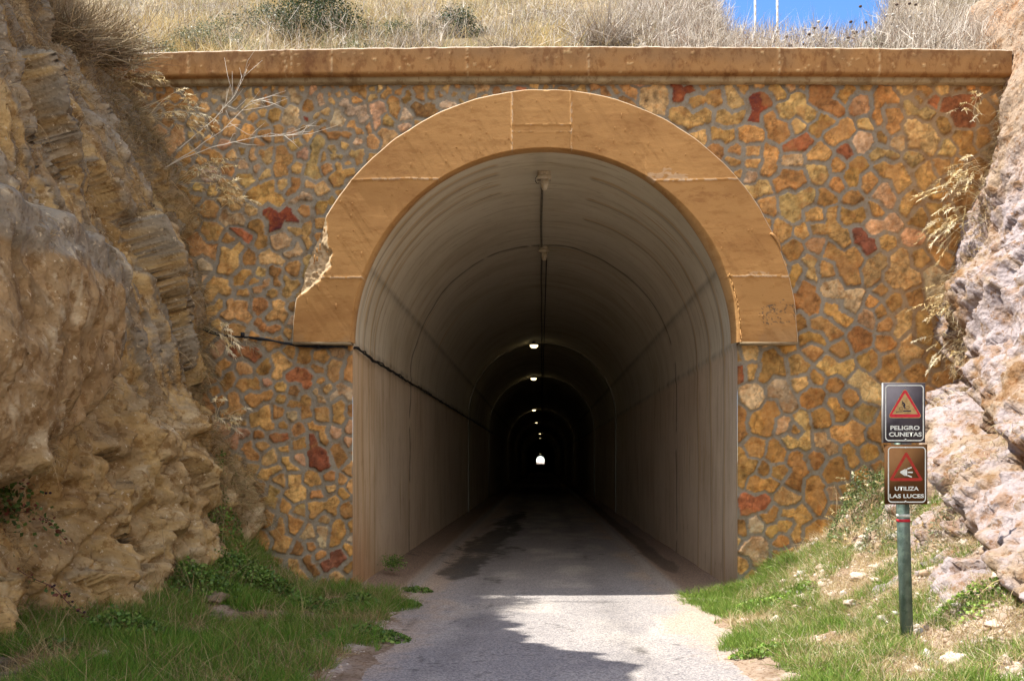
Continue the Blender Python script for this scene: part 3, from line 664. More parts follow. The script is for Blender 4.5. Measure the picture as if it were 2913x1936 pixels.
for uj in (uL - .03, uR + .03): jl += np.exp(-((SU - uj - .012 * vnoise(P3(LY * 6, 0, uj * 0 + LY * 0), 4)) / .03) ** 2)
off -= .02 * jl * sstep(0, .3, LY)
off += .012 * ((SU < uL - .03) | (SU > uR + .03)) * sstep(0, .3, LY)
SX2 = SX + nxv / nl * off; SZ3 = SZg + nzv / nl * off + np.maximum(LY, 0) * TSL
cc = np.broadcast_to(np.array([.66, .60, .47]), SX.shape + (3,)).copy()
wallz = (SZg < TCZ - .02)
cc = np.where(wallz[..., None], np.array([.66, .55, .41]), cc)
lines = np.exp(-((SU - (uL + .95)) / .03) ** 2) + np.exp(-((SU - (uR - .95)) / .03) ** 2) + .8 * jl + .35 * np.exp(-((SU - (uL - .95)) / .02) ** 2) + .35 * np.exp(-((SU - (uR + .95)) / .02) ** 2)
lines = lines + np.exp(-((LY - 5.35 - .12 * vnoise(P3(SU * 2.0, 0 * SU, 0 * SU), 9)) / .05) ** 2) * (fbm(P3(SU * 2.5, LY * 0, 0), 3, 162) > -.3)
ucr = .5 * (uL + uR); lines = lines + .5 * np.exp(-((SU - (ucr - .13)) / .02) ** 2) + .4 * np.exp(-((SU - (ucr - .01)) / .02) ** 2)
lines = np.clip(lines * (1 + .5 * fbm(P3(SU * 9, LY * 9, 0), 3, 166)), 0, 1)[..., None] * .85; cc = cc * (1 - lines) + np.array([.09, .075, .055]) * lines
# leached ochre runs near the mouth
for (yc_, wv, sidef) in ((.34, .035, -1), (.72, .045, -1), (1.22, .03, -1), (1.6, .02, -1), (.9, .05, 1), (1.9, .04, 1), (3.0, .04, 1)):
    yy = yc_ + .05 * vnoise(P3(SU * 1.1, 0 * SU, 0 * SU + yc_), 12)
    m = np.exp(-((LY - yy) / wv) ** 2) * (SU < uL + 3.2 if sidef < 0 else SU > uR - 3.2) * sstep(-.5, .2, fbm(P3(SU * 1.5, LY * 0, yc_ * 5), 3, 163) + .3)
    m2 = np.exp(-((LY - yy - wv * 1.8) / (wv * .8)) ** 2) * (SU < uL + 3.2 if sidef < 0 else SU > uR - 3.2)
    cc = cc * (1 - m[..., None] * .7) + np.array([.55, .37, .17]) * m[..., None] * .7
    cc = cc * (1 - m2[..., None] * .5) + np.array([.14, .10, .06]) * m2[..., None] * .5
t = (sstep(3.2, .2, LY + .5 * fbm(P3(SU * 1.3, LY * 2, 0), 3, 167)) * (SU < uL))[..., None] * .55; cc = cc * (1 - t) + np.array([.62, .43, .24]) * t
# earth splash at the foot of the left wall near the mouth
t = (sstep(1.5, .2, SZg + LY * .45 + fbm(P3(SU * 2, LY * 2, 0), 3, 164) * .4) * (SU < uL))[..., None] * .75; cc = cc * (1 - t) + np.array([.50, .28, .14]) * t
t = (sstep(1.0, .1, SZg + LY * .3 + fbm(P3(SU * 2, LY * 2, 0), 3, 165) * .4) * (SU > uR))[..., None] * .4; cc = cc * (1 - t) + np.array([.42, .28, .17]) * t
for yj, wd_ in ((18.9, .2),): pass
mb = MB(); mb.grid(np.stack([SX2, LY, SZ3], -1), col=cc)
uvs = np.stack([SU.reshape(-1), LY.reshape(-1)], -1)
mb.build('vault', M_lining, lining, smooth=True, uv=uvs)
# ribs at the lining stages, lit by the lamps ahead of them
def rib(y, w=.35, t=.03):
    m = MB(); n = 70; a = np.linspace(0, math.pi, n); zo = y * TSL
    P_ = []
    for r, yy in ((TR - .0, y), (TR - t, y), (TR - t, y + w), (TR, y + w)):
        xs = np.r_[TCX - r, TCX - r * np.cos(a), TCX + r]; zs = np.r_[-.1, TCZ + r * np.sin(a), -.1] + zo
        P_.append(np.stack([xs, np.full(len(xs), yy), zs], -1))
    G_ = np.stack(P_, 1); m.grid(G_, col=(.36, .32, .25)); uv = np.stack([np.zeros(m.n), np.full(m.n, y)], -1)
    uv[:, 0] = np.repeat(np.arange(n + 2) * .11, 4)
    return m.build('rib', M_lining, lining, uv=uv)
for y in (19.1, 31.4, 58.6): rib(y)
# far mouth
m = MB(); a = np.linspace(0, math.pi, 40); zf = 576 * TSL
xs = np.r_[TCX - TR, TCX - TR * np.cos(a), TCX + TR]; zs = np.r_[-.6, TCZ + TR * np.sin(a), -.6] + zf
outer = np.stack([np.interp(np.linspace(0, 1, len(xs)), [0, .2, .8, 1], [-9, -9, 9, 9]), np.full(len(xs), 576.0), np.interp(np.linspace(0, 1, len(xs)), [0, .2, .8, 1], [-2.5, 12, 12, -2.5])], -1)
m.grid(np.stack([np.stack([xs, np.full(len(xs), 576.0), zs], -1), outer], 1), col=(.4, .3, .18)); m.build('far_portal', M_stone, lining)

# ------------------------------------------------------------------ lamps, boxes, conduit, cable
def ztop(x, y): return TCZ + math.sqrt(max(TR ** 2 - (x - TCX) ** 2, 0)) + max(y, 0) * TSL
def junction(y, x, s, label):
    t = thing('emergency_light', label, 'light fitting', (x, y, ztop(x, y)), group='unlit fittings on the vault crown')
    m = MB(); m.box((-.085 * s, -.06, -.055 * s), (.085 * s, .07, .012)); m.box((-.092 * s, -.067, -.11 * s), (.092 * s, .077, -.056 * s)); m.build('junction_box', M_plastic, t)
    for k in (-1, 1):
        m = MB(); m.lathe([(0, -.006), (.022 * s, -.005), (.026 * s, .0), (.026 * s, .012)], (k * .042 * s, -.075, -.035 * s), 'y', 14); m.build('cable_gland', M_plastic, t)
    m = MB(); m.box((-.042 * s, -.045, -.20 * s), (.060 * s, .045, -.112 * s)); b = m.build('sensor_head', M_plastic, t)
    m = MB(); m.lathe([(0, -.055 * s), (.026 * s, -.048 * s), (.042 * s, -.025 * s), (.048 * s, 0), (.048 * s, .012 * s)], (.008 * s, 0, -.212 * s), 'z', 16); m.build('lens', M_plastic, b, smooth=True)
    return t
BX1 = W(1548, 490, 12.88); BX2 = W(1547, 700, 17.35)
junction(BX1[1], BX1[0], 1.0, 'cream junction box with a domed sensor, the nearer one under the vault crown')
junction(BX2[1], BX2[0], 1.0, 'cream junction box with a domed sensor, the farther one under the vault crown')
m = MB(); ys = np.linspace(BX1[1] + .02, 60, 160); xs = np.interp(ys, [.9, 5.3, 20, 60], [BX1[0] - .03, BX2[0] - .045, BX2[0] - .02, .1]) + .006 * np.sin(ys * 1.3)
m.tube(np.stack([xs, ys, [ztop(a, b) - .025 for a, b in zip(xs, ys)]], -1), .017, 8); o = m.build('conduit', M_conduit, smooth=True)
tag(o, 'thin grey conduit pipe running along the crown of the vault', 'conduit')
m = MB(); ys = np.linspace(BX2[1], 60, 120); m.tube(np.stack([0 * ys + BX2[0] + .055, ys, [ztop(BX2[0] + .055, b) - .02 for b in ys]], -1), .011, 6); o = m.build('cable', M_cable)
tag(o, 'thin black cable beside the conduit beyond the farther junction box', 'cable')
m = MB(); aa = np.linspace(-.5, math.pi + .5, 14); m.tube(np.stack([BX1[0] - .085 - .035 * np.sin(aa), 0 * aa + BX1[1] - .02, ztop(BX1[0], 0.9) - .12 + .05 * np.cos(aa)], -1), .004, 5); o = m.build('cable', M_cable)
tag(o, 'small loop of dark wire hanging from the nearer junction box', 'cable')
LAMPS = [(1519, 981, 30.7), (1518, 1075, 43), (1519, 1165, 70), (1525, 1200, 93), (1536, 1231, 130), (1536, 1243, 154), (1536, 1255, 189), (1536, 1261, 213), (1536, 1269, 257), (1536, 1276, 305), (1536, 1282, 370), (1536, 1288, 440)]
ordn = ['nearest', 'second nearest', 'third nearest', 'fourth nearest', 'fifth nearest', 'sixth nearest', 'seventh nearest', 'eighth nearest', 'ninth nearest', 'tenth nearest', 'eleventh nearest', 'farthest']
for i, (px, py, d) in enumerate(LAMPS):
    p = W(px, py, d); s = 1.0 if d < 90 else d / 85
    t = thing('tunnel_lamp', 'glowing yellow oval lamp under the vault, %s of the row of lit lamps' % ordn[i], 'lamp', tuple(p), group='lit lamps along the tunnel')
    m = MB(); hh = max(ztop(p[0], p[1]) - p[2], .12)
    m.lathe([(.14 * s, .0), (.15 * s, .02 * s), (.13 * s, .07 * s), (.03 * s, .09 * s), (.02, hh)], (0, 0, 0), 'z', 14); m.build('housing', M_lamphouse, t, smooth=True)
    m = MB(); m.lathe([(0, -.095 * s), (.07 * s, -.09 * s), (.115 * s, -.06 * s), (.13 * s, -.02 * s), (.13 * s, -.002)], (0, 0, 0), 'z', 16); m.build('diffuser', M_lamp, t, smooth=True)

# black cable: out of the cliff, along the foot of the ring, round the jamb and into the tunnel
def wav(P_, amp, n, seed):
    P_ = np.array(P_, float); d = np.r_[0, np.cumsum(np.linalg.norm(np.diff(P_, axis=0), axis=1))]; t = np.linspace(0, d[-1], n)
    Q = np.stack([np.interp(t, d, P_[:, k]) for k in range(3)], -1); Q = smooth1(Q, 0, 3)
    return Q + np.stack([fbm(P3(t * 5, k * 9., seed), 3, seed) for k in range(3)], -1) * amp
cpts = [W(560, 925, 11.75), W(590, 942, 11.85), W(640, 955, 11.9), W(700, 958, 11.92), W(760, 963, 11.92), W(820, 978, 11.92), (-2.95, -.075, 3.015), (-2.65, -.075, 3.02), (-2.42, -.07, 3.02), (-2.34, .04, 3.03), (-2.325, .5, 3.02), (-2.325, 1.2, 2.98)] + [(-2.325, y, 3.0 + y * TSL) for y in (2, 4, 8, 14, 22, 35)]
cab = thing('power_cable', 'black bundled cable crossing the stonework below the left end of the arch ring', 'cable', (0, 0, 0))
for k in range(3):
    m = MB(); Q = wav(cpts, .02 + .008 * k, 420, 30 + k); Q[:, 2] += (k - 1) * .011; Q[:, 1] -= .006 * k * (Q[:, 1] < 0); m.tube(Q, (.013, .009, .009)[k], 6); m.build('strand', M_cable, cab, smooth=True)
for (px, py) in ((690, 952), (905, 985)):
    p = W(px, py, 11.9); m = MB(); m.box(p - np.array([.018, .02, .025]), p + np.array([.018, .03, .03])); m.build('clip', M_cable, cab)
m = MB(); m.tube(smooth1(np.array([W(240, 156, 12.0), W(265, 152, 12.0), W(290, 151, 11.95), (W(312, 155, 11.8)), W(335, 165, 11.75), W(342, 170, 11.85)]), 0, 1), .018, 6); o = m.build('hose', M_cable, smooth=True)
tag(o, 'short black hose lying over the left end of the coping', 'hose')

# ------------------------------------------------------------------ sign
M_grey = mat('sign_grey', col=(.075, .068, .08), rough=.75, var=[((.8, .78, .78, 1), .45, .65, 6), ((.16, .15, .16), .68, .72, 20)], spec=.08)
M_brown = mat('sign_brown', col=(.10, .048, .018), rough=.75, var=[((.85, .8, .75, 1), .45, .65, 6), ((.3, .2, .13), .71, .74, 30)], spec=.08)
M_white = mat('sign_white', col=(.62, .66, .62), rough=.45, var=[((.85, .84, .8, 1), .45, .6, 20)])
M_red = mat('sign_red', col=(.50, .018, .035), rough=.4, var=[((.85, .8, .8, 1), .5, .6, 20)])
M_dred = mat('sign_faded_red', col=(.33, .022, .012), rough=.45, var=[((.85, .8, .8, 1), .5, .6, 20)])
M_tan = mat('sign_faded_yellow', col=(.42, .29, .12), rough=.5, var=[((.8, .74, .66, 1), .45, .6, 30)])
M_black = mat('sign_black', col=(.03, .025, .04), rough=.5)
M_post = mat('galvanised_post', col=(.13, .18, .155), rough=.45, metallic=.3, var=[((.65, .7, .68, 1), .48, .56, 7), ((1.25, 1.25, 1.2, 1), .5, .6, 14)])
M_edge = mat('aluminium_edge', col=(.34, .34, .33), rough=.6, metallic=.4)
SD = 7.3; SX0 = (2572 - CX) / F * SD
def sp_(px, py): return np.array([(px - 2570) / F * SD, 0, (CY - py) / F * SD + CAMZ])
basez = float(terrain(np.array(2.82), np.array(SD - D0))) - .1
sign = thing('warning_sign', 'galvanised post carrying a grey and a brown warning panel on the right verge', 'sign', (SX0, SD - D0, 0))
def tilted(m):  # the post leans a little: top to the left
    for k in range(len(m.v)): m.v[k] = m.v[k] + np.stack([-(m.v[k][:, 2] - 1.2) * .032, 0 * m.v[k][:, 0], 0 * m.v[k][:, 0]], -1)
    return m
pw2 = .042
m = MB(); m.box((-pw2, .0, basez - .2), (pw2, .05, 2.17)); post = tilted(m).build('post', M_post, sign)
for (py, hh, mt, nm) in ((1466, 8, M_white, 'white_band'), (1480, 8, M_red, 'red_band')):
    z = sp_(0, py)[2]; dz_ = hh / 2 / F * SD; m = MB(); m.box((-pw2 - .002, -.002, z - dz_), (pw2 + .002, .052, z + dz_)); tilted(m).build(nm, mt, post)
def rrect(x0, x1, z0, z1, r, n=8):
    P_ = []
    for cx, cz, a in ((x1 - r, z1 - r, 0), (x0 + r, z1 - r, 90), (x0 + r, z0 + r, 180), (x1 - r, z0 + r, 270)):
        for k in range(n + 1): t = R(a + 90 * k / n); P_.append((cx + r * math.cos(t), cz + r * math.sin(t)))
    return np.array(P_)
def band(m, A, B, y, th=.001):
    n = len(A); v = np.vstack([np.c_[A[:, 0], np.full(n, y), A[:, 1]], np.c_[B[:, 0], np.full(n, y), B[:, 1]]]); m.add(v, quads=[[i, (i + 1) % n, n + (i + 1) % n, n + i] for i in range(n)])
def poly(m, A, y):
    n = len(A); c = A.mean(0); v = np.vstack([np.c_[A[:, 0], np.full(n, y), A[:, 1]], [[c[0], y, c[1]]]]); m.add(v, faces=[[i, (i + 1) % n, n] for i in range(n)])
def rtri(cx, zb, zt, hw, r, n=6):
    V = [np.array([cx - hw, zb]), np.array([cx + hw, zb]), np.array([cx, zt])]; P_ = []
    cen = sum(V) / 3
    for i in range(3):
        A, B, Cc = V[i - 1], V[i], V[(i + 1) % 3]; a = (A - B) / np.linalg.norm(A - B); c = (Cc - B) / np.linalg.norm(Cc - B)
        ang = math.acos(np.clip(a @ c, -1, 1)); dist = r / math.sin(ang / 2); o_ = B + (a + c) / np.linalg.norm(a + c) * dist
        p0 = B + a * (r / math.tan(ang / 2)); p1 = B + c * (r / math.tan(ang / 2)); t0 = math.atan2(*(p0 - o_)[::-1]); t1 = math.atan2(*(p1 - o_)[::-1])
        if t1 < t0: t1 += 2 * math.pi
        for k in range(n + 1): t = t0 + (t1 - t0) * k / n; P_.append(o_ + r * np.array([math.cos(t), math.sin(t)]))
    return np.array(P_)
def text(body, cx, cz, h, width, y, parent, mt):
    cu = bpy.data.curves.new('lettering', 'FONT'); cu.body = body; cu.align_x = 'CENTER'; cu.size = 1; cu.offset = .03; cu.extrude = 0; cu.resolution_u = 3
    ob = bpy.data.objects.new('tmp', cu); C.objects.link(ob); dg = bpy.context.evaluated_depsgraph_get(); dg.update()
    me = bpy.data.meshes.new_from_object(ob.evaluated_get(dg)); bpy.data.objects.remove(ob)
    co = np.array([v.co[:] for v in me.vertices]); lo, hi = co.min(0), co.max(0)
    sx = width / (hi[0] - lo[0]); sz = h / (hi[1] - lo[1])
    for v, c in zip(me.vertices, co): v.co = (cx + (c[0] - (lo[0] + hi[0]) / 2) * sx, y, cz + (c[1] - (lo[1] + hi[1]) / 2) * sz)
    me.materials.clear(); me.materials.append(mt); o = bpy.data.objects.new('lettering', me); C.objects.link(o); o.parent = parent; return o
K = SD / F
def panel(name, cpx, ptop, pbot, wpx, mt, shift):
    xc = (cpx - 2572) * K; x0, x1 = xc - wpx / 2 * K, xc + wpx / 2 * K; zt = CAMZ + (CY - ptop) * K; zb = CAMZ + (CY - pbot) * K; y = -.03
    m = MB(); m.box((x0, y, zb), (x1, y + .025, zt)); p = m.build(name, mt, sign)
    m = MB()
    m.box((x0 - .004, y - .003, zb), (x0, y + .026, zt)); m.box((x0 - .004, y - .003, zt), (x1, y + .026, zt + .003)); m.build('rim', M_edge if mt is M_grey else M_brown, p)
    m = MB(); i = 5 * K; A = rrect(x0 + i, x1 - i * .8, zb + i, zt - i, .03); B = rrect(x0 + i + 3.2 * K, x1 - i * .8 - 3.2 * K, zb + i + 3.2 * K, zt - i - 3.2 * K, .022)
    band(m, A, B, y - .0015); m.build('border', M_white, p)
    return p, xc, zb, zt, y
p1, xc, zb, zt, y = panel('grey_panel', 2568, 1090, 1259, 119, M_grey, 0)
def zpx(py): return CAMZ + (CY - py) * K
def xpx(px): return (px - 2572) * K
m = MB(); poly(m, rtri(xpx(2570), zpx(1189), zpx(1102), 50.5 * K, .018), y - .0012); m.build('triangle_outline', M_tan, p1)
m = MB(); A = rtri(xpx(2570), zpx(1187), zpx(1104.5), 48 * K, .016); B = rtri(xpx(2570), zpx(1178), zpx(1118), 36.5 * K, .002); band(m, A, B, y - .0026); m.build('warning_triangle', M_red, p1)
m = MB()
def pp_(px, py): return np.array([xpx(px), y - .0035, zpx(py)])
def stroke(m, a, b, wpx):
    a, b = pp_(*a), pp_(*b); t = (b - a); t /= np.linalg.norm(t); n = np.array([t[2], 0, -t[0]]) * wpx * K / 2; m.add([a - n, b - n, b + n, a + n], quads=[[0, 1, 2, 3]])
# cyclist tipping over a drop (px measured in the photograph)
Z2 = lambda x, y_: (2480 + x / 8.711, 1070 + y_ / 8.711)
stroke(m, Z2(570, 882), Z2(745, 878), 1.6); stroke(m, Z2(740, 862), Z2(932, 862), 3.6); stroke(m, Z2(578, 872), Z2(578, 908), 2.0)
for c_ in ((688, 806), (848, 782)):
    cpx_, cpy_ = Z2(*c_); a = np.linspace(0, 2 * math.pi, 20, endpoint=False)
    A = np.stack([xpx(cpx_) + 5.4 * K * np.cos(a), zpx(cpy_) + 5.4 * K * np.sin(a)], -1); B = np.stack([xpx(cpx_) + 4.7 * K * np.cos(a), zpx(cpy_) + 4.7 * K * np.sin(a)], -1); band(m, A, B, y - .0035)
for a_, b_, w_ in (((718, 650), (775, 690), 4.2), ((775, 690), (772, 730), 4.4), ((768, 720), (740, 722), 3.2), ((772, 725), (780, 810), 2.8), ((722, 655), (712, 715), 1.8), ((740, 715), (760, 780), 2.0), ((780, 805), (790, 815), 1.8)): stroke(m, Z2(*a_), Z2(*b_), w_)
hp = Z2(714, 630); a = np.linspace(0, 2 * math.pi, 12, endpoint=False); poly(m, np.stack([xpx(hp[0]) + 1.7 * K * np.cos(a), zpx(hp[1]) + 1.7 * K * np.sin(a)], -1), y - .0036)
m.build('cyclist_pictogram', M_black, p1)
text('PELIGRO', xpx(2570), zpx(1216.5), 12.5 * K, 83 * K, y - .0015, p1, M_white); text('CUNETAS', xpx(2571), zpx(1235), 12.5 * K, 93 * K, y - .0015, p1, M_white)
p2, xc, zb, zt, y = panel('brown_panel', 2575, 1265, 1433, 117, M_brown, 0)
m = MB(); A = rtri(xpx(2573.5), zpx(1367), zpx(1282), 49 * K, .012); B = rtri(xpx(2573.5), zpx(1358.5), zpx(1298), 36 * K, .001); band(m, A, B, y - .0015); m.build('warning_triangle', M_dred, p2)
Z3 = lambda x, y_: (2480 + x / 4.48, 1250 + y_ / 4.48)
m = MB()
pts = [Z3(338, 413), Z3(346, 402), Z3(405, 370), Z3(402, 415), Z3(405, 462), Z3(346, 424)]; poly(m, np.array([[xpx(a), zpx(b)] for a, b in pts]), y - .0015)
a = np.linspace(0, 2 * math.pi, 20, endpoint=False); cpx_, cpy_ = Z3(418, 415); poly(m, np.stack([xpx(cpx_) + 3.2 * K * np.cos(a), zpx(cpy_) + 10.5 * K * np.sin(a)], -1), y - .0015)
y_s = y
def stroke2(a, b, w_):
    a = np.array([xpx(a[0]), y - .0015, zpx(a[1])]); b = np.array([xpx(b[0]), y - .0015, zpx(b[1])]); t = b - a; t /= np.linalg.norm(t); n = np.array([t[2], 0, -t[0]]) * w_ * K / 2; m.add([a - n, b - n, b + n, a + n], quads=[[0, 1, 2, 3]])
stroke2(Z3(432, 372), Z3(488, 350), 3.6); stroke2(Z3(440, 414), Z3(503, 414), 3.6); stroke2(Z3(434, 452), Z3(490, 474), 3.6)
m.build('headlamp_pictogram', M_white, p2)
text('UTILIZA', xpx(2575), zpx(1388.5), 11.5 * K, 68 * K, y - .0015, p2, M_white); text('LAS LUCES', xpx(2575), zpx(1409.5), 11.5 * K, 98 * K, y - .0015, p2, M_white)
for pnl, pys in ((p1, (1098, 1250)), (p2, (1273, 1425))):
    for py in pys:
        m = MB(); m.lathe([(0, -.036), (.006, -.035), (.0075, -.032), (.0075, -.028)], (0, 0, zpx(py)), 'y', 8); m.build('bolt', M_edge, pnl)
# fixing lug between the panels
m = MB(); m.box((-.03, -.02, zpx(1264.5)), (.05, .0, zpx(1259.5))); m.build('bracket', M_edge, sign)

# ------------------------------------------------------------------ posts on the hill
for px, dd_, lab in ((2148, 19.0, 'thin sunlit post above the portal, the left one of two against the sky'), (2211, 19.0, 'thin sunlit post above the portal, the right one of two against the sky')):
    p = W(px, 80, dd_); zg = float(hill(np.array(p[0]), np.array(p[1])))
    t = thing('fence_post', lab, 'post', (p[0], p[1], zg), group='thin posts on the hill')
    m = MB(); m.box((-.02, -.02, -.3), (.02, .02, 2.6)); m.build('shaft', mat('post_paint_%d' % px, col=(.5, .49, .46), rough=.5, var=[((.6, .5, .4, 1), .5, .6, 9)]), t)
    m = MB(); m.box((-.045, -.045, -.02), (.045, .045, .05)); m.build('collar', M_edge, t)

# ------------------------------------------------------------------ vegetation builders
def unit(v): return v / (np.linalg.norm(v, axis=-1, keepdims=True) + 1e-9)
def ribbons(m, base, dirs, L_, wd, bend, cols, segs=3, tipcol=None):
    N = len(base); ts = np.linspace(0, 1, segs + 1); L_ = np.broadcast_to(L_, (N,))[:, None]; wd = np.broadcast_to(wd, (N,))[:, None]
    side = unit(np.cross(dirs, rng.normal(size=(N, 3)))); V = []; Cc = []
    for i, t in enumerate(ts):
        c = base + dirs * L_ * t + bend * L_ * t * t; w_ = wd * (1 - t) ** .7 * .5 + wd * .06
        if i < segs: V += [c - side * w_, c + side * w_]; Cc += [cols, cols]
        else: V += [c]; Cc += [cols]
    V = np.stack(V, 1); Cc = np.stack(Cc, 1); k = V.shape[1]; b = np.arange(N)[:, None] * k
    q = [np.hstack([b + 2 * i, b + 2 * i + 1, b + 2 * i + 3, b + 2 * i + 2]) for i in range(segs - 1)]
    t_ = np.hstack([b + 2 * (segs - 1), b + 2 * (segs - 1) + 1, b + 2 * segs])
    m.add(V.reshape(-1, 3), faces=t_, quads=np.vstack(q) if q else None, col=Cc.reshape(-1, 3)); return m
def leaves(m, pos, size, cols, up=.6, aspect=.55):
    N = len(pos); n = unit(rng.normal(size=(N, 3)) + np.array([0, -.3, up * 1.6])); a = unit(np.cross(n, rng.normal(size=(N, 3)))); b = np.cross(n, a); s = np.broadcast_to(size, (N,))[:, None]
    V = np.stack([pos - a * s * .5, pos + b * s * aspect * .5 + n * s * .08, pos + a * s * .5, pos - b * s * aspect * .5 + n * s * .08], 1)
    m.add(V.reshape(-1, 3), quads=np.arange(N * 4).reshape(-1, 4), col=np.repeat(cols, 4, axis=0)); return m
def pick(N, palette, p=None, var=.2):
    palette = np.array(palette, float); c = palette[rng.choice(len(palette), N, p=p)]; return c * rng.uniform(1 - var, 1 + var, (N, 1))
STRAW = [(.52, .40, .20), (.60, .50, .30), (.42, .30, .14), (.34, .25, .14), (.66, .58, .40)]
GREY = [(.44, .38, .30), (.54, .48, .40), (.30, .25, .19), (.60, .54, .46)]
GREEN = [(.09, .18, .025), (.13, .23, .035), (.07, .14, .025), (.18, .25, .05)]
def field(name, label, pts, up, L_, wd, lean, palette, p=None, segs=3, droop=.35):
    N = len(pts); m = MB(); d = unit(np.asarray(up) + rng.normal(size=(N, 3)) * lean); b = rng.normal(size=(N, 3)) * .25; b[:, 2] = -rng.uniform(0, droop, N)
    ribbons(m, pts, d, L_, wd, b, pick(N, palette, p), segs); o = m.build(name, M_grass)
    o['kind'] = 'stuff'; o['label'] = label; o['category'] = 'grass'; return o

# dry grass on the hillside
N = 150000; x = rng.uniform(-8.5, 8.5, N); y = .25 + rng.beta(1.1, 2.0, N) * 13
den = fbm(P3(x * .8, y * .8, 0), 3, 200); dark_ = sstep(.15, .4, fbm(P3(x * .55, y * .55, 5), 3, 201))
kp = rng.random(N) < np.clip(.5 + den * 2.2, .05, 1); x, y = x[kp], y[kp]; N = len(x)
pts = np.stack([x, y, hill(x, y) - .02], -1)
m = MB(); L_ = rng.gamma(4, .07, N) + .10; L_ *= 1 - .35 * sstep(2.5, 3.5, x); L_ *= np.where(y < .6, .55, 1)
d = unit(np.array([.15, -.15, 1.0]) + rng.normal(size=(N, 3)) * .45); b = rng.normal(size=(N, 3)) * .3; b[:, 2] = -rng.uniform(0, .5, N)
gr = sstep(.5, 3.5, x + fbm(P3(x, y, 0), 2, 202) * 1.5)[:, None]
c1 = pick(N, STRAW, [.25, .25, .2, .1, .2]); c2 = pick(N, GREY); cg = pick(N, [(.18, .22, .07), (.25, .27, .12)])
col = c1 * (1 - gr * .8) + c2 * gr * .8; isg = (rng.random(N) < .10 * (1 - gr[:, 0]))[:, None]; col = np.where(isg, cg, col)
pch = fbm(P3(x * 2.2, y * 2.2, 3), 3, 203)[:, None]; yel = sstep(.1, .35, fbm(P3(x * .9, y * 1.4, 7), 2, 204))[:, None] * (1 - gr); col = col * (1 + .7 * pch).clip(.45, 1.5); col = col * (1 - yel * .6) + np.array([.55, .38, .10]) * yel * .6 * rng.uniform(.7, 1.2, (N, 1))
ribbons(m, pts, d, L_, rng.uniform(.004, .009, N), b, col, 3); o = m.build('dry_grass', M_grass); tag(o, 'pale dry grass covering the hillside above the coping', 'grass', kind='stuff')
# thin upright stalks standing against the sky
N = 11000; x = np.where(rng.random(N) < .55, rng.uniform(1.5, 7.5, N), rng.uniform(-7.5, 7, N)); y = rng.uniform(.4, 6.5, N); kp = fbm(P3(x * 1.1, y * 1.1, 0), 3, 206) > -.02; x, y = x[kp], y[kp]; N = len(x); pts = np.stack([x, y, hill(x, y)], -1)
m = MB(); d = unit(np.array([.05, -.05, 1.0]) + rng.normal(size=(N, 3)) * .25); b = rng.normal(size=(N, 3)) * .15
ribbons(m, pts, d, rng.uniform(.25, .85, N) * np.where(x > 2, 1, .8), .007, b, pick(N, GREY + [(.25, .17, .12), (.2, .14, .09), (.66, .6, .5)]), 4)
for k in range(3):
    bb = pts + d * rng.uniform(.2, .55, N)[:, None]; ribbons(m, bb, unit(d + rng.normal(size=(N, 3)) * .6), rng.uniform(.1, .35, N), .006, b, pick(N, GREY + [(.25, .17, .12)]), 2)
o = m.build('dry_stalks', M_twig); tag(o, 'tall thin dead stalks standing along the top of the hillside', 'dry stalks', kind='stuff')

def shrub(cx, cy, cz, rx_, ry_, rz_, nleaf, nt, palette, label, name='green_shrub', leaf=.035, cat='shrub', seed=0, group=None, twigcol=((.30, .24, .18), (.42, .36, .3))):
    root = thing(name, label, cat, (cx, cy, cz), group)
    m = MB(); d = unit(rng.normal(size=(nt, 3)) * np.array([1, 1, .8]) + np.array([0, 0, .9])); d[:, 2] = np.abs(d[:, 2]) * .9 + .05
    base_ = rng.normal(size=(nt, 3)) * np.array([rx_ * .25, ry_ * .25, .02]); R_ = 1 / np.sqrt((d[:, 0] / rx_) ** 2 + (d[:, 1] / ry_) ** 2 + (d[:, 2] / rz_) ** 2)
    ribbons(m, base_, d, R_ * rng.uniform(.7, 1.12, nt), .010, rng.normal(size=(nt, 3)) * .18, pick(nt, twigcol), 4); m.build('twigs', M_twig, root)
    if nleaf:
        ncl = max(20, nleaf // 45); dc = unit(rng.normal(size=(ncl, 3))); dc[:, 2] = np.abs(dc[:, 2]); rad_ = rng.uniform(.35, 1, ncl) ** .5
        cl = dc * rad_[:, None] * np.array([rx_, ry_, rz_]); k = rng.integers(0, ncl, nleaf)
        pos = cl[k] + rng.normal(size=(nleaf, 3)) * np.array([rx_, ry_, rz_]) * .10
        tone = rng.uniform(.65, 1.3, ncl)[k][:, None]
        m = MB(); leaves(m, pos, rng.uniform(.6, 1.3, nleaf) * leaf, pick(nleaf, palette) * tone); m.build('foliage', M_leaf, root)
    return root
DG = [(.03, .05, .014), (.035, .065, .016), (.05, .08, .022), (.02, .035, .012)]; SG = [(.14, .16, .08), (.20, .22, .12), (.10, .12, .06), (.28, .27, .17)]
def hs_(px, py, d):  # a point on the hill below the given pixel
    p = W(px, py, d); return p[0], p[1], float(hill(np.array(p[0]), np.array(p[1])))
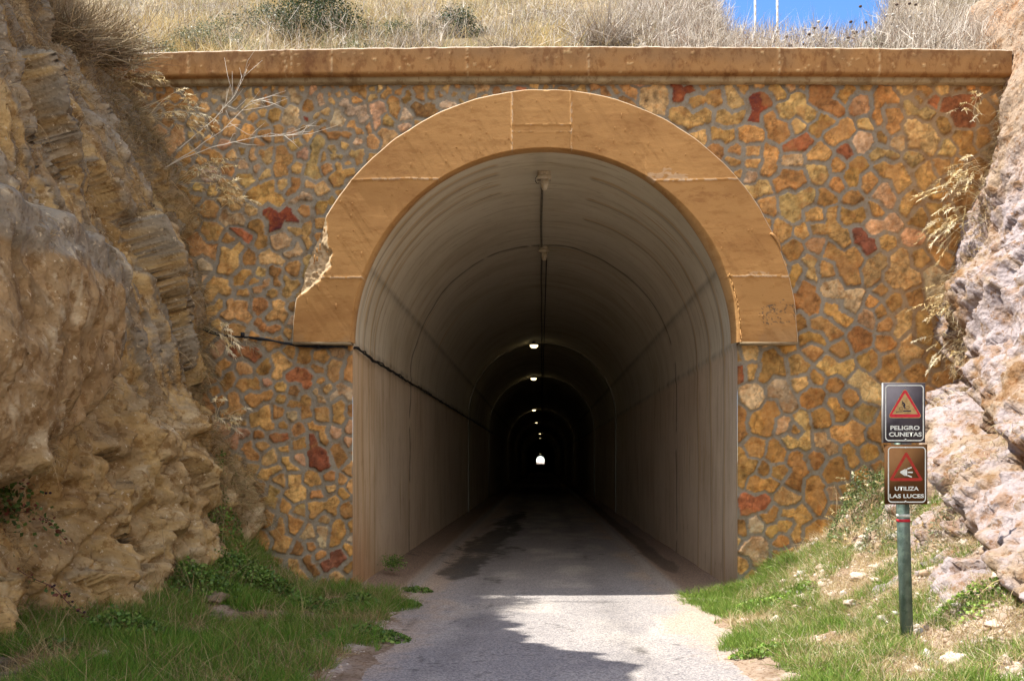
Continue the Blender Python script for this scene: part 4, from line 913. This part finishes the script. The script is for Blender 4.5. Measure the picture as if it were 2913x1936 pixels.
for (px, d, rx_, rz_, nl, pal2, lab) in (
    (905, 15.2, .75, 1.0, 13000, DG, 'large dark green shrub above the left part of the coping'),
    (1290, 16.0, .6, .55, 3500, DG, 'small dark green shrub above the arch crown at the top edge'),
    (620, 14.6, .75, .5, 3800, SG, 'silvery green shrub between the dark shrub and the left cliff'),
    (1010, 14.2, .45, .32, 1500, SG, 'low greyish bush at the right foot of the large dark shrub'),
    (1100, 14.9, .6, .5, 2600, [(.06, .08, .03), (.12, .13, .06)], 'olive bush half buried in dry grass right of the dark shrub'),
    (760, 15.6, .6, .6, 3000, [(.10, .12, .05), (.22, .23, .14), (.05, .07, .03)], 'silvery leafy bush touching the left side of the dark shrub'),
    (430, 13.4, .5, .4, 1600, SG, 'pale green bush on the hill next to the left cliff'),
    (2455, 14.2, .55, .55, 1800, SG, 'grey green bush left of the right cliff above the coping'),
    (2330, 15.0, .35, .3, 1300, [(.12, .17, .04), (.16, .2, .06)], 'small yellowish green bush on the skyline below the blue sky')):
    a, b_, c_ = hs_(px, 0, d); shrub(a, b_, c_ - .05, rx_, rx_ * .8, rz_, nl, 160, pal2, lab)
for (px, d, rx_, rz_, lab) in ((1450, 13.6, .55, .45, 'tangle of brown twigs just above the coping over the arch crown'), (1720, 14.6, .8, .75, 'large tangle of grey twigs above the right part of the arch'),
                          (1950, 15.0, .6, .5, 'tangle of grey twigs left of the two thin posts'), (2640, 13.9, .75, .85, 'dense grey bush of dead twigs beside the top of the right cliff'),
                          (2540, 14.6, .5, .6, 'dark dead bush standing against the blue sky near the right cliff'), (1180, 14.2, .6, .45, 'brown dead bush right of the large dark green shrub')):
    a, b_, c_ = hs_(px, 0, d); shrub(a, b_, c_ - .05, rx_, rx_ * .8, rz_, 500, 900, [(.3, .25, .18), (.22, .18, .13)], lab, 'dead_bush', .02, 'dead bush', twigcol=((.36, .30, .24), (.48, .42, .35), (.25, .2, .15)))
# dry bush hanging over the crest of the left cliff
def on_left(y, z):
    i = np.argmin(np.abs(ysL - y)); j = np.argmin(np.abs(ZL2[i, :len(tsL)] - z)); return np.array([XL2[i, j], ysL[i], ZL2[i, j]])
def on_right(y, z):
    i = np.argmin(np.abs(ysR - y)); j = np.argmin(np.abs(ZR2[i] - z)); return np.array([XR2[i, j], ysR[i], ZR2[i, j]])
BR = ((.26, .19, .11), (.34, .26, .15), (.2, .14, .08), (.4, .31, .18))
for (y, z, r, nl, lab) in ((-1.0, 6.35, .75, 1800, 'brown dry bush leaning over the crest of the left cliff, the largest there'), (-1.9, 6.1, .6, 900, 'dry brown bush at the upper left corner on the cliff crest'), (-.35, 5.9, .45, 700, 'dry bush where the left cliff meets the end of the coping')):
    p = on_left(y, z); shrub(p[0], p[1], p[2] - .1, r, r, r * .85, nl, 2200, [(.16, .15, .06), (.12, .11, .05), (.2, .17, .08)], lab, 'dead_bush', .02, 'dead bush', twigcol=BR)

# grass and weeds growing on the cliffs
def cliff_blades(name, label, XX, YY_, ZZ, sgn, ylo, yhi, zfun, N, L_, palette, density_seed, thr, droop=(.4, 1.1), out=.6):
    i = rng.integers(0, XX.shape[0], N); j = rng.integers(0, XX.shape[1], N); P_ = np.stack([XX[i, j], YY_[i, j], ZZ[i, j]], -1)
    k = (P_[:, 1] > ylo) & (P_[:, 1] < yhi) & zfun(P_) & (fbm(P_ * np.array([1.2, 1.6, .9]), 3, density_seed) > thr); P_ = P_[k]; n = len(P_)
    d = unit(np.array([sgn * out, -.25, .7]) + rng.normal(size=(n, 3)) * .4); b = rng.normal(size=(n, 3)) * .2; b[:, 2] = -rng.uniform(*droop, n)
    m = MB(); ribbons(m, P_ - d * .02, d, rng.uniform(.4, 1, n) * L_, rng.uniform(.003, .007, n), b, pick(n, palette), 4); o = m.build(name, M_grass); tag(o, label, 'grass', kind='stuff'); return o
DRY = [(.40, .28, .13), (.32, .21, .10), (.50, .38, .2), (.24, .17, .09)]
cliff_blades('dry_grass', 'brown dry grass hanging on the shaded left cliff face', XL2, YL, ZL2, 1, -6.5, .1, lambda P_: (P_[:, 2] > .3) & (P_[:, 2] < 6.8), 50000, .28, DRY, 210, .2)
cliff_blades('dry_grass', 'thick brown dry grass where the left cliff meets the stone wall', XL2, YL, ZL2, 1, -.9, .3, lambda P_: (P_[:, 2] > .8) & (P_[:, 2] < 6.6), 150000, .42, [(.46, .34, .18)] + DRY + [(.2, .19, .07)], 211, -.38)
cliff_blades('dry_grass', 'dry grass along the shaded crest of the left cliff', XL2, YL, ZL2, 1, -5, .1, lambda P_: (P_[:, 2] > 5.2) & (P_[:, 2] < 7.4), 90000, .4, DRY, 212, -.3)
cliff_blades('dry_grass', 'dry grass and weeds hanging on the sunlit right cliff by the wall', XR2, YR, ZR2, -1, -.9, .1, lambda P_: (P_[:, 2] > 1.2) & (P_[:, 2] < 6.5), 60000, .30, STRAW, 213, .0)
cliff_blades('dry_grass', 'dry stalks in the cracks of the right cliff', XR2, YR, ZR2, -1, -6, -.5, lambda P_: (P_[:, 2] < 2.0), 50000, .22, STRAW + [(.16, .2, .06)], 214, .15)
cliff_blades('dry_grass', 'dead grass on top of the right cliff above the coping', XR2, YR, ZR2, -1, -.6, 3, lambda P_: (P_[:, 2] > 6.7), 50000, .35, GREY, 215, -.05)

# ground cover in front of the portal
def scatter(N, xlo, xhi, ylo, yhi, seed, thr, sc=1.6):
    x = rng.uniform(xlo, xhi, N); y = rng.uniform(ylo, yhi, N); k = fbm(P3(x * sc, y * sc, 0), 3, seed) > thr; x, y = x[k], y[k]; return np.stack([x, y, terrain(x, y) - .01], -1)
def clear(P_, xm):  # keep off the road
    return P_[np.abs(P_[:, 0] + .0) > xm + .12 * np.sin(P_[:, 1] * 2.3) + .1 * np.sin(P_[:, 1] * 7)]
LG = [(.12, .27, .025), (.15, .27, .035), (.08, .18, .02), (.24, .28, .06)]
P_ = scatter(200000, -5, -1.3, -6.6, -.05, 220, -.12, 2.6); P_ = clear(P_, 1.55); k = rng.random(len(P_)) < np.clip(.35 + .5 * (-P_[:, 0] - 1.4) , 0, 1); P_ = P_[k]
field('grass', 'short green grass on the shaded left verge', P_, (0, 0, 1), rng.uniform(.06, .24, len(P_)), rng.uniform(.003, .006, len(P_)), .35, LG, droop=.3)
P_ = scatter(65000, -5, -1.6, -6.6, -.05, 221, .0, 2.6)
field('dry_grass', 'dry straw lying among the green grass on the left verge', P_, (0, 0, .7), rng.gamma(3, .048, len(P_)) + .04, .004, .6, DRY + [(.5, .4, .22)], droop=.5)
P_ = scatter(170000, 1.5, 4.6, -6.6, -.03, 222, -.02, 3.0); P_ = clear(P_, 1.72); P_ = P_[rng.random(len(P_)) < .75]
SGN = [(.14, .25, .03), (.20, .31, .045), (.11, .20, .03), (.28, .33, .08)]
field('grass', 'bright sunlit grass on the right verge', P_, (0, 0, 1), rng.uniform(.05, .18, len(P_)), rng.uniform(.003, .006, len(P_)), .4, SGN, droop=.3)
P_ = scatter(90000, 1.9, 4.8, -6.6, -.03, 223, -.1)
field('dry_grass', 'pale dry grass among the stones of the right verge', P_, (0, 0, .7), rng.uniform(.05, .22, len(P_)), .004, .6, STRAW, droop=.5)
P_ = scatter(42000, 1.5, 2.8, -6.6, -.03, 225, -.12, 2.4); P_ = P_[(P_[:, 0] > 1.62 + .14 * np.sin(P_[:, 1] * 2.1) + .05 * P_[:, 1] * 0 + .06 * (P_[:, 1] + 6.6) * .8)]
field('grass', 'bright green grass edging the right side of the road', P_, (-.05, -.1, 1), rng.uniform(.05, .17, len(P_)), rng.uniform(.003, .006, len(P_)), .4, SGN, droop=.35)
# dense bright tuft line at the foot of the right jamb
P_ = scatter(9000, 1.75, 3.1, -.9, -.03, 224, -.4); k = (P_[:, 1] > -.25 - .35 * (P_[:, 0] - 1.7)); P_ = P_[k]
field('grass', 'bright green grass along the foot of the right jamb', P_, (-.2, -.2, 1), rng.uniform(.08, .22, len(P_)), .006, .4, SGN, droop=.4)

def cover_patch(px, py, d, rx_, ry_, h, n, lab, palette=GREEN, leaf=.035, stems=60):
    p = W(px, py, d); root = thing('leafy_plant', lab, 'plant', (p[0], p[1], float(terrain(np.array(p[0]), np.array(p[1])))))
    a = rng.uniform(0, 2 * math.pi, n); r = np.sqrt(rng.random(n)); x = rx_ * r * np.cos(a); y = ry_ * r * np.sin(a); top = h * (1 - r ** 2 * .8) * (1 + .5 * fbm(P3(x * 6, y * 6, px * 1.), 2, 230))
    z = terrain(x + p[0], y + p[1]) - terrain(np.array(p[0]), np.array(p[1])) + np.maximum(top, .01) * rng.uniform(.3, 1, n) ** .5
    m = MB(); tone = (1 + .5 * fbm(P3(x * 9, y * 9, z * 9), 2, 231))[:, None]
    leaves(m, np.stack([x, y, z], -1), rng.uniform(.6, 1.3, n) * leaf, pick(n, palette) * tone, aspect=.8); m.build('foliage', M_leaf, root)
    m = MB(); ns = stems; x = rng.normal(size=ns) * rx_ * .5; y = rng.normal(size=ns) * ry_ * .5; z = terrain(x + p[0], y + p[1]) - terrain(np.array(p[0]), np.array(p[1])); dd = unit(rng.normal(size=(ns, 3)) * .4 + np.array([0, 0, 1]))
    ribbons(m, np.stack([x, y, z], -1), dd, h * 1.3, .005, rng.normal(size=(ns, 3)) * .2, pick(ns, [(.12, .13, .05), (.3, .22, .12)]), 3); m.build('stems', M_twig, root)['kind'] = 'stuff'
for a in ((730, 1590, 10.6, .55, .35, .34, 2600, 'leafy green ground ivy heaped against the foot of the left stone wall'),
          (900, 1720, 10.4, .55, .3, .16, 1800, 'dark green ivy patch left of the left jamb'),
          (1010, 1710, 10.7, .35, .22, .15, 1200, 'small bright clump of clover at the corner of the left jamb'),
          (350, 1800, 8.0, .42, .3, .22, 2000, 'rounded dark clover clump in front of the left cliff foot'),
          (120, 1890, 7.2, .35, .25, .12, 900, 'low clover patch in the lower left corner'),
          (1040, 1800, 8.8, .45, .3, .10, 1400, 'leafy weeds spreading over the left road edge'),
          (630, 1500, 11.3, .25, .3, .9, 1500, 'tall green climbing weeds between the left cliff foot and the wall'),
          (560, 1650, 9.8, .5, .35, .25, 1600, 'green ivy below the lowest lobe of the left cliff'),
          (1190, 1645, 12.2, .22, .14, .10, 500, 'small leafy weed on the road edge just inside the shade'),
          (1160, 1700, 11.1, .2, .2, .07, 420, 'flat leafy weed at the road edge by the left jamb')):
    cover_patch(*a)
# weeds rooted in the tunnel gutter
root = thing('leafy_plant', 'small bush growing at the foot of the left tunnel wall', 'plant', (-2.12, 1.75, .04)); m = MB(); n = 600
leaves(m, rng.normal(size=(n, 3)) * np.array([.08, .08, .05]) + np.array([0, 0, .09]), rng.uniform(.02, .04, n), pick(n, GREEN)); m.build('foliage', M_leaf, root)
# sunlit patches on the right verge
for a in ((2530, 1600, 10.3, .35, .3, .35, 900, 'grey green weeds on the bank between the wall and the sign post', SG, .025),
          (2440, 1440, 11.3, .35, .25, .55, 1500, 'tall leafy weed against the stone wall at the top of the bank', [(.10, .15, .04), (.16, .2, .07), (.07, .1, .03)], .028),
          (2200, 1720, 10.2, .5, .3, .10, 1100, 'bright clover at the right road edge', SGN, .03),
          (2750, 1560, 9.2, .5, .35, .3, 900, 'dry weeds on the bank to the right of the sign', SG, .022),
          (2800, 1850, 7.4, .4, .3, .12, 900, 'green weeds in the lower right corner', SGN, .03),
          (2180, 1890, 7.8, .3, .2, .08, 500, 'flat rosette weed at the right road edge near the bottom', SGN, .04)):
    cover_patch(*a)

# single tall dry stems and tufts with seed heads
def seed_stems(name, label, base_, dirs, Ls, droop, palette, heads=True, wd=.005, cat='dry grass', spread_=.03, hl=.12):
    root = thing(name, label, cat, tuple(base_)); n = len(dirs); dirs = unit(np.array(dirs, float)); Ls = np.array(Ls, float)
    b0 = rng.normal(size=(n, 3)) * spread_; bend = np.zeros((n, 3)); bend[:, 2] = -droop; bend[:, 0] = rng.normal(size=n) * .08
    c = pick(n, palette)
    for i in range(n):
        m = MB(); ribbons(m, b0[i:i + 1], dirs[i:i + 1], Ls[i:i + 1], wd, bend[i:i + 1], c[i:i + 1], 6); st = m.build('stem', M_twig, root)
        if heads:
            k = 16; t = np.linspace(.72, 1, k)[:, None]; P_ = b0[i] + dirs[i] * Ls[i] * t + bend[i] * Ls[i] * t * t
            P_ = np.repeat(P_, 2, 0); d = unit(dirs[i] + rng.normal(size=(2 * k, 3)) * .55 + np.array([0, 0, -.3]))
            m = MB(); ribbons(m, P_, d, hl * rng.uniform(.25, .6, 2 * k), .010, np.array([[0, 0, -.4]]) * np.ones((2 * k, 1)), np.tile(c[i] * 1.15, (2 * k, 1)), 2); m.build('seed_head', M_twig, st)
    return root
def fan(n, d0, spread): return np.array(d0)[None] + rng.normal(size=(n, 3)) * spread
# left: dead white branches and dry tufts in front of the masonry
def branch(root, P_, r, col):
    m = MB(); Q = wav(P_, .02, 24, rng.integers(1, 999)); m.tube(Q, np.linspace(r, .002, len(Q)), 5, col=col); return m
def W2(px, py, d): return W(px, py, d)
db = thing('dead_branch', 'bleached white dead branches reaching from the left cliff over the stonework', 'dead branch', (0, 0, 0))
WH = (.66, .60, .50)
main = [[(470, 475, 11.4), (560, 420, 11.3), (640, 365, 11.2), (710, 290, 11.1), (770, 282, 11.1)], [(480, 470, 11.5), (600, 420, 11.35), (720, 392, 11.2), (820, 385, 11.2), (880, 378, 11.2)],
        [(500, 430, 11.4), (600, 350, 11.3), (660, 280, 11.2), (705, 200, 11.2)]]
for k, pl in enumerate(main):
    m = branch(db, [W2(*p) for p in pl], .006, WH); Q = [W2(*p) for p in pl]
    for _ in range(12):
        s0 = rng.uniform(.35, .95) * (len(Q) - 1); i = int(min(s0, len(Q) - 2)); f = s0 - i; a = Q[i] * (1 - f) + Q[i + 1] * f; t = unit(Q[i + 1] - Q[i])
        e = a + (t + rng.normal(size=3) * .45) * rng.uniform(.12, .4); mid = (a + e) / 2 + rng.normal(size=3) * .03; m.tube(np.array([a, mid, e]), [.0032, .0026, .001], 4, col=WH)
    m.build('limb', M_twig, db)
for (px, py, d, n, d0, L_, lab) in ((520, 520, 11.4, 26, (.75, -.2, .55), .75, 'dry tuft with seed heads at the root of the white branches'), (430, 330, 11.3, 22, (.9, -.2, .5), .75, 'dry grass with seed heads reaching over the stones under the coping end'),
                               (330, 240, 11.4, 18, (.85, -.15, .55), .65, 'dry grass crossing the left end of the coping'), (610, 560, 11.6, 18, (.7, -.2, .35), .5, 'small dry tuft hanging below the white branches'),
                               (590, 940, 11.6, 14, (.9, -.2, .1), .5, 'dry stems beside the cable at the cliff edge'), (610, 1200, 11.2, 20, (.6, -.3, .5), .5, 'drooping pale grass tuft on the cliff above the green weeds')):
    seed_stems('dry_grass_tuft', lab, W(px, py, d), fan(n, d0, .25), rng.uniform(.5, 1.1, n) * L_, .35, STRAW, spread_=.05)
# right: drooping grass with pale seed heads over the masonry
for (px, py, d, n, d0, L_, lab) in ((2790, 560, 11.6, 22, (-.8, -.15, .75), .75, 'tall dry grass with pale seed heads below the right end of the coping'), (2790, 330, 11.7, 8, (-.2, -.2, .9), .5, 'upright dry seed stalk in front of the right end of the coping'),
                               (2770, 620, 11.6, 20, (-.95, -.15, .2), .6, 'dry grass arching left from the right cliff at mid height'), (2760, 850, 11.5, 22, (-.95, -.2, .25), .75, 'drooping dry grass with seed heads above the rock hollow'),
                               (2720, 980, 11.5, 12, (-.6, -.2, -.2), .45, 'hanging dry grass beside the rock hollow'), (2790, 480, 11.5, 24, (-.7, -.2, .1), .45, 'tangled dry weed on the edge of the right cliff')):
    seed_stems('dry_grass_tuft', lab, W(px, py, d), fan(n, d0, .28), rng.uniform(.5, 1.1, n) * L_, .5, STRAW, spread_=.05, hl=.10)
for (px, py, d, n, d0, L_, lab) in ((2420, 1560, 11.0, 22, (-.2, -.2, 1), .55, 'dry weed stems leaning on the wall at the top of the bank'), (2480, 1420, 11.3, 24, (-.3, -.2, .9), .5, 'pale tangled stems on the bank beneath the wall'),
                               (2250, 1610, 11.4, 14, (-.3, -.2, .7), .42, 'green bladed grass tuft at the foot of the right wall'), (2640, 1560, 9.5, 26, (.1, -.2, .8), .4, 'dry brush behind the sign post'),
                               (2700, 1760, 8.0, 14, (-.4, -.2, .7), .35, 'thin dry grass right of the post foot')):
    seed_stems('dry_grass_tuft', lab, W(px, py, d), fan(n, d0, .35), rng.uniform(.5, 1.1, n) * L_, .35, STRAW if 'green' not in lab else [(.2, .26, .08), (.3, .34, .14)], heads='green' not in lab, spread_=.06, hl=.06, wd=.006 if 'green' not in lab else .011)
for (px, py, d, n, d0, L_, lab) in ((100, 1880, 7.4, 12, (.2, -.1, 1), .7, 'tall dry stems in the lower left corner'), (440, 1700, 9.0, 16, (0, -.1, 1), .75, 'upright reddish dry stems at the cliff foot'), (560, 1720, 9.4, 14, (.3, -.1, .9), .55, 'arching dry stems over the green ivy'),
                               (780, 1760, 9.6, 9, (.4, -.1, .8), .45, 'sparse dry stems on the left verge'), (250, 1840, 7.8, 10, (-.4, -.1, .9), .6, 'leaning dry stems beside the dark clover')):
    seed_stems('dry_grass_tuft', lab, W(px, py, d), fan(n, d0, .25), rng.uniform(.5, 1.1, n) * L_, .3, DRY, heads=False, spread_=.12)
# bramble with dark berries in the lower left
br = thing('bramble', 'bramble shoot with dark berries trailing across the left cliff foot', 'bramble', (0, 0, 0))
pl = [W2(-20, 1560, 7.6), W2(80, 1640, 7.6), W2(150, 1665, 7.7), W2(200, 1720, 7.7), W2(240, 1745, 7.7)]; m = MB(); m.tube(wav(pl, .01, 30, 5), .004, 5, col=(.16, .07, .06))
pl2 = [W2(30, 1455, 7.8), W2(100, 1455, 7.8), W2(150, 1490, 7.8), W2(190, 1545, 7.8)]; m.tube(wav(pl2, .01, 30, 6), .003, 5, col=(.2, .09, .07)); m.build('stem', M_twig, br)
for (px, py) in ((148, 1668), (155, 1664), (190, 1688), (197, 1694), (206, 1710), (222, 1736), (240, 1740), (131, 1402), (143, 1401)):
    m = MB(); m.lathe([(0, -.011), (.009, -.006), (.012, 0), (.009, .007), (0, .011)], W2(px, py, 7.66), 'z', 8, col=(.03, .012, .02)); m.build('berry', M_twig, br, smooth=True)
m = MB(); n = 170; k = rng.integers(0, 2, n); t = rng.random(n)[:, None]; Q1 = wav(pl, .01, 100, 5); Q2 = wav(pl2, .01, 100, 6); ii = (t[:, 0] * 99).astype(int); pos = np.where((k == 0)[:, None], Q1[ii], Q2[ii]) + rng.normal(size=(n, 3)) * .03
leaves(m, pos, rng.uniform(.02, .045, n), pick(n, [(.06, .12, .02), (.1, .16, .03), (.16, .05, .03)]), aspect=.8); m.build('leaves', M_leaf, br)
# ivy in the crevice
iv = thing('ivy', 'ivy leaves growing out of the dark crevice at the left edge', 'ivy', tuple(W(30, 1420, 7.8))); m = MB(); n = 320
leaves(m, rng.normal(size=(n, 3)) * np.array([.08, .12, .16]), rng.uniform(.03, .055, n), pick(n, [(.06, .12, .02), (.1, .17, .03), (.2, .06, .04), (.05, .1, .02)]), aspect=.9); m.build('leaves', M_leaf, iv)
# thistles against the sky
for i, (px, py, d) in enumerate(((2505, 60, 14.2), (2560, 30, 14.3), (2460, 120, 13.6), (2235, 110, 13.4), (2350, 95, 14.0))):
    p = W(px, py, d); zg = float(hill(np.array(p[0]), np.array(p[1]))); t = thing('thistle', ('dead thistle with pale round heads, %s' % ['standing highest against the blue sky', 'at the top edge beside the right cliff bushes', 'low against the bush under the sky gap', 'behind the coping below the thin posts', 'in the middle of the sky gap'][i]), 'thistle', (p[0], p[1], zg), 'dead thistles on the skyline')
    hh = max(p[2] - zg, .35)
    for k in range(9):
        m = MB(); hm = MB(); e = np.array([rng.normal() * .22, rng.normal() * .1, hh + rng.normal() * .14]); m.tube([(0, 0, 0), e * .5 + rng.normal(size=3) * .03, e], [.006, .005, .003], 4, col=(.28, .22, .16)); c_ = (.5, .46, .4) if k % 2 else (.09, .06, .045)
        hm.lathe([(0, -.022), (.02, -.012), (.026, 0), (.02, .012), (0, .016)], e, 'z', 8, col=c_)
        st = m.build('stem', M_twig, t); hm.build('seed_head', M_twig, st, smooth=False)

# ------------------------------------------------------------------ loose stones
import bmesh
def rock_mesh(seed, flat=.6):
    bm = bmesh.new(); bmesh.ops.create_icosphere(bm, subdivisions=4, radius=1); v = np.array([a.co[:] for a in bm.verts])
    r_ = np.random.default_rng(seed); pl_ = unit(r_.normal(size=(16, 3))); h_ = r_.uniform(.5, .92, 16)
    dots = v @ pl_.T; lim = np.where(dots > .05, h_ / np.maximum(dots, .05), 9).min(1); v = v * np.minimum(1, lim)[:, None]
    v = v * (1 + fbm(v * 2.5 + seed, 4, seed)[:, None] * .22); v[:, 2] *= flat
    f = np.array([[a.index for a in fc.verts] for fc in bm.faces]); bm.free(); return v, f
protos = [rock_mesh(300 + k, [.5, .6, .7, .45][k % 4]) for k in range(6)]
spots = [(2300, 1800, 8.3, .13), (2350, 1750, 8.9, .09), (2260, 1760, 8.9, .08), (2320, 1850, 7.9, .10), (2180, 1770, 8.9, .09), (2420, 1740, 9.0, .10), (2370, 1680, 9.6, .10), (2450, 1660, 9.7, .12), (2280, 1690, 9.8, .12),
         (2510, 1830, 7.6, .10), (2640, 1870, 7.0, .13), (2310, 1910, 7.3, .06), (2380, 1900, 7.35, .07), (2200, 1845, 8.2, .07), (2720, 1905, 6.7, .13), (2230, 1670, 10.3, .11), (2180, 1700, 10.0, .10), (2340, 1620, 10.6, .11),
         (2460, 1590, 10.6, .13), (2540, 1550, 10.6, .12), (2400, 1820, 8.1, .08), (2270, 1640, 10.8, .08), (2850, 1700, 7.6, .14), (2780, 1730, 7.8, .12), (2870, 1790, 7.3, .10), (2120, 1730, 9.6, .06), (2660, 1700, 8.6, .10), (2620, 1780, 8.2, .07), (2470, 1790, 8.3, .08),
         (2830, 1870, 6.9, .09), (2560, 1900, 7.1, .06), (2420, 1880, 7.5, .06), (2150, 1830, 8.5, .05), (2250, 1900, 7.6, .05), (2490, 1700, 9.2, .08), (2560, 1690, 9.0, .07)]
near = ['beside the post foot', 'on the sunlit bank', 'by the road edge', 'near the wall', 'in the lower right corner', 'among green grass']
def where(px, py, s):
    a = 'large' if s > .11 else ('fist sized' if s < .075 else 'medium')
    b_ = 'beside the road' if px < 2230 else ('left of the sign' if px < 2480 else ('by the post foot' if px < 2640 else 'right of the sign'))
    c_ = 'at the photo bottom' if py > 1860 else ('on the lower bank' if py > 1770 else ('halfway up the bank' if py > 1680 else 'at the top of the bank'))
    return a, b_, c_
seen = {}
for i, (px, py, d, s) in enumerate(spots):
    v, f = protos[i % 6]; p = W(px, py, d); p[2] = float(terrain(np.array(p[0]), np.array(p[1]))); a, b_, c_ = where(px, py, s)
    ang = rng.uniform(0, 6.28); Rz = np.array([[math.cos(ang), -math.sin(ang), 0], [math.sin(ang), math.cos(ang), 0], [0, 0, 1]])
    vv = (v * np.array([1.15, .9, 1])) @ Rz.T * s * .8
    c0 = np.array([.60, .50, .42]) * rng.uniform(.85, 1.1); m = MB(); m.add(vv, faces=f, col=c0 * (1 + fbm(vv * 30, 3, i)[:, None] * .25)); o = m.build('loose_rock', M_stones); o.location = (p[0], p[1], p[2] + s * .08)
    key = (a, b_, c_); seen.setdefault(key, []).append((px, o))
    o['category'] = 'rock'; o['group'] = 'loose rocks on the right verge'
ORD = ['leftmost', 'second', 'third', 'fourth', 'fifth', 'sixth', 'seventh']
for (a, b_, c_), L_ in seen.items():
    for k, (px, o) in enumerate(sorted(L_, key=lambda q_: q_[0])):
        o['label'] = '%s pale rock %s, %s' % (a, b_, c_) + ('' if len(L_) == 1 else (', leftmost' if k == 0 else ', %s from left' % ORD[k]))
for (px, py, d, s, col, lab) in ((665, 1760, 9.0, .14, (.36, .22, .10), 'brown angular rock standing in the grass of the left verge'), (620, 1700, 9.6, .13, (.22, .16, .11), 'dark flat rock half buried on the left verge'), (567, 1886, 7.5, .05, (.6, .56, .48), 'white pebble in the lower left grass'), (848, 1846, 8.1, .04, (.55, .45, .36), 'small pinkish stone on the left verge'), (300, 1900, 7.2, .06, (.4, .38, .33), 'grey flat stone in the lower left grass')):
    v, f = protos[int(px) % 6]; p = W(px, py, d); p[2] = float(terrain(np.array(p[0]), np.array(p[1]))); m = MB(); m.add(v * s, faces=f, col=col); o = m.build('loose_rock', M_stones); o.location = (p[0], p[1], p[2] + s * .15); tag(o, lab, 'rock')
# gravel: too many to count
n = 6000; x = np.where(rng.random(n) < .8, rng.uniform(2.0, 4.4, n), -rng.uniform(1.5, 2.6, n)); y = rng.uniform(-6.6, -.1, n); kp = ~((x > 0) & (x < 2.7) & (y > -1.6)); x, y = x[kp], y[kp]; n = len(x); z = terrain(x, y); v, f = rock_mesh(411, .6); bm = bmesh.new(); bmesh.ops.create_icosphere(bm, subdivisions=1, radius=1); v = np.array([a.co[:] for a in bm.verts]); f = np.array([[a.index for a in fc.verts] for fc in bm.faces]); bm.free()
s = rng.gamma(1.5, .009, n) + .004; s = np.where(x < 0, np.minimum(s, .012), s); V = v[None] * (1 + rng.uniform(-.3, .3, (n, len(v), 1))) * s[:, None, None] * np.array([1, 1, .7]) + np.stack([x, y, z], -1)[:, None]
m = MB(); m.add(V.reshape(-1, 3), faces=(f[None] + np.arange(n)[:, None, None] * len(v)).reshape(-1, 3), col=np.repeat(pick(n, [(.55, .46, .38), (.45, .34, .25), (.6, .55, .5)]), len(v), 0)); o = m.build('gravel', M_stones); tag(o, 'loose pale gravel scattered along both road edges', 'gravel', kind='stuff')
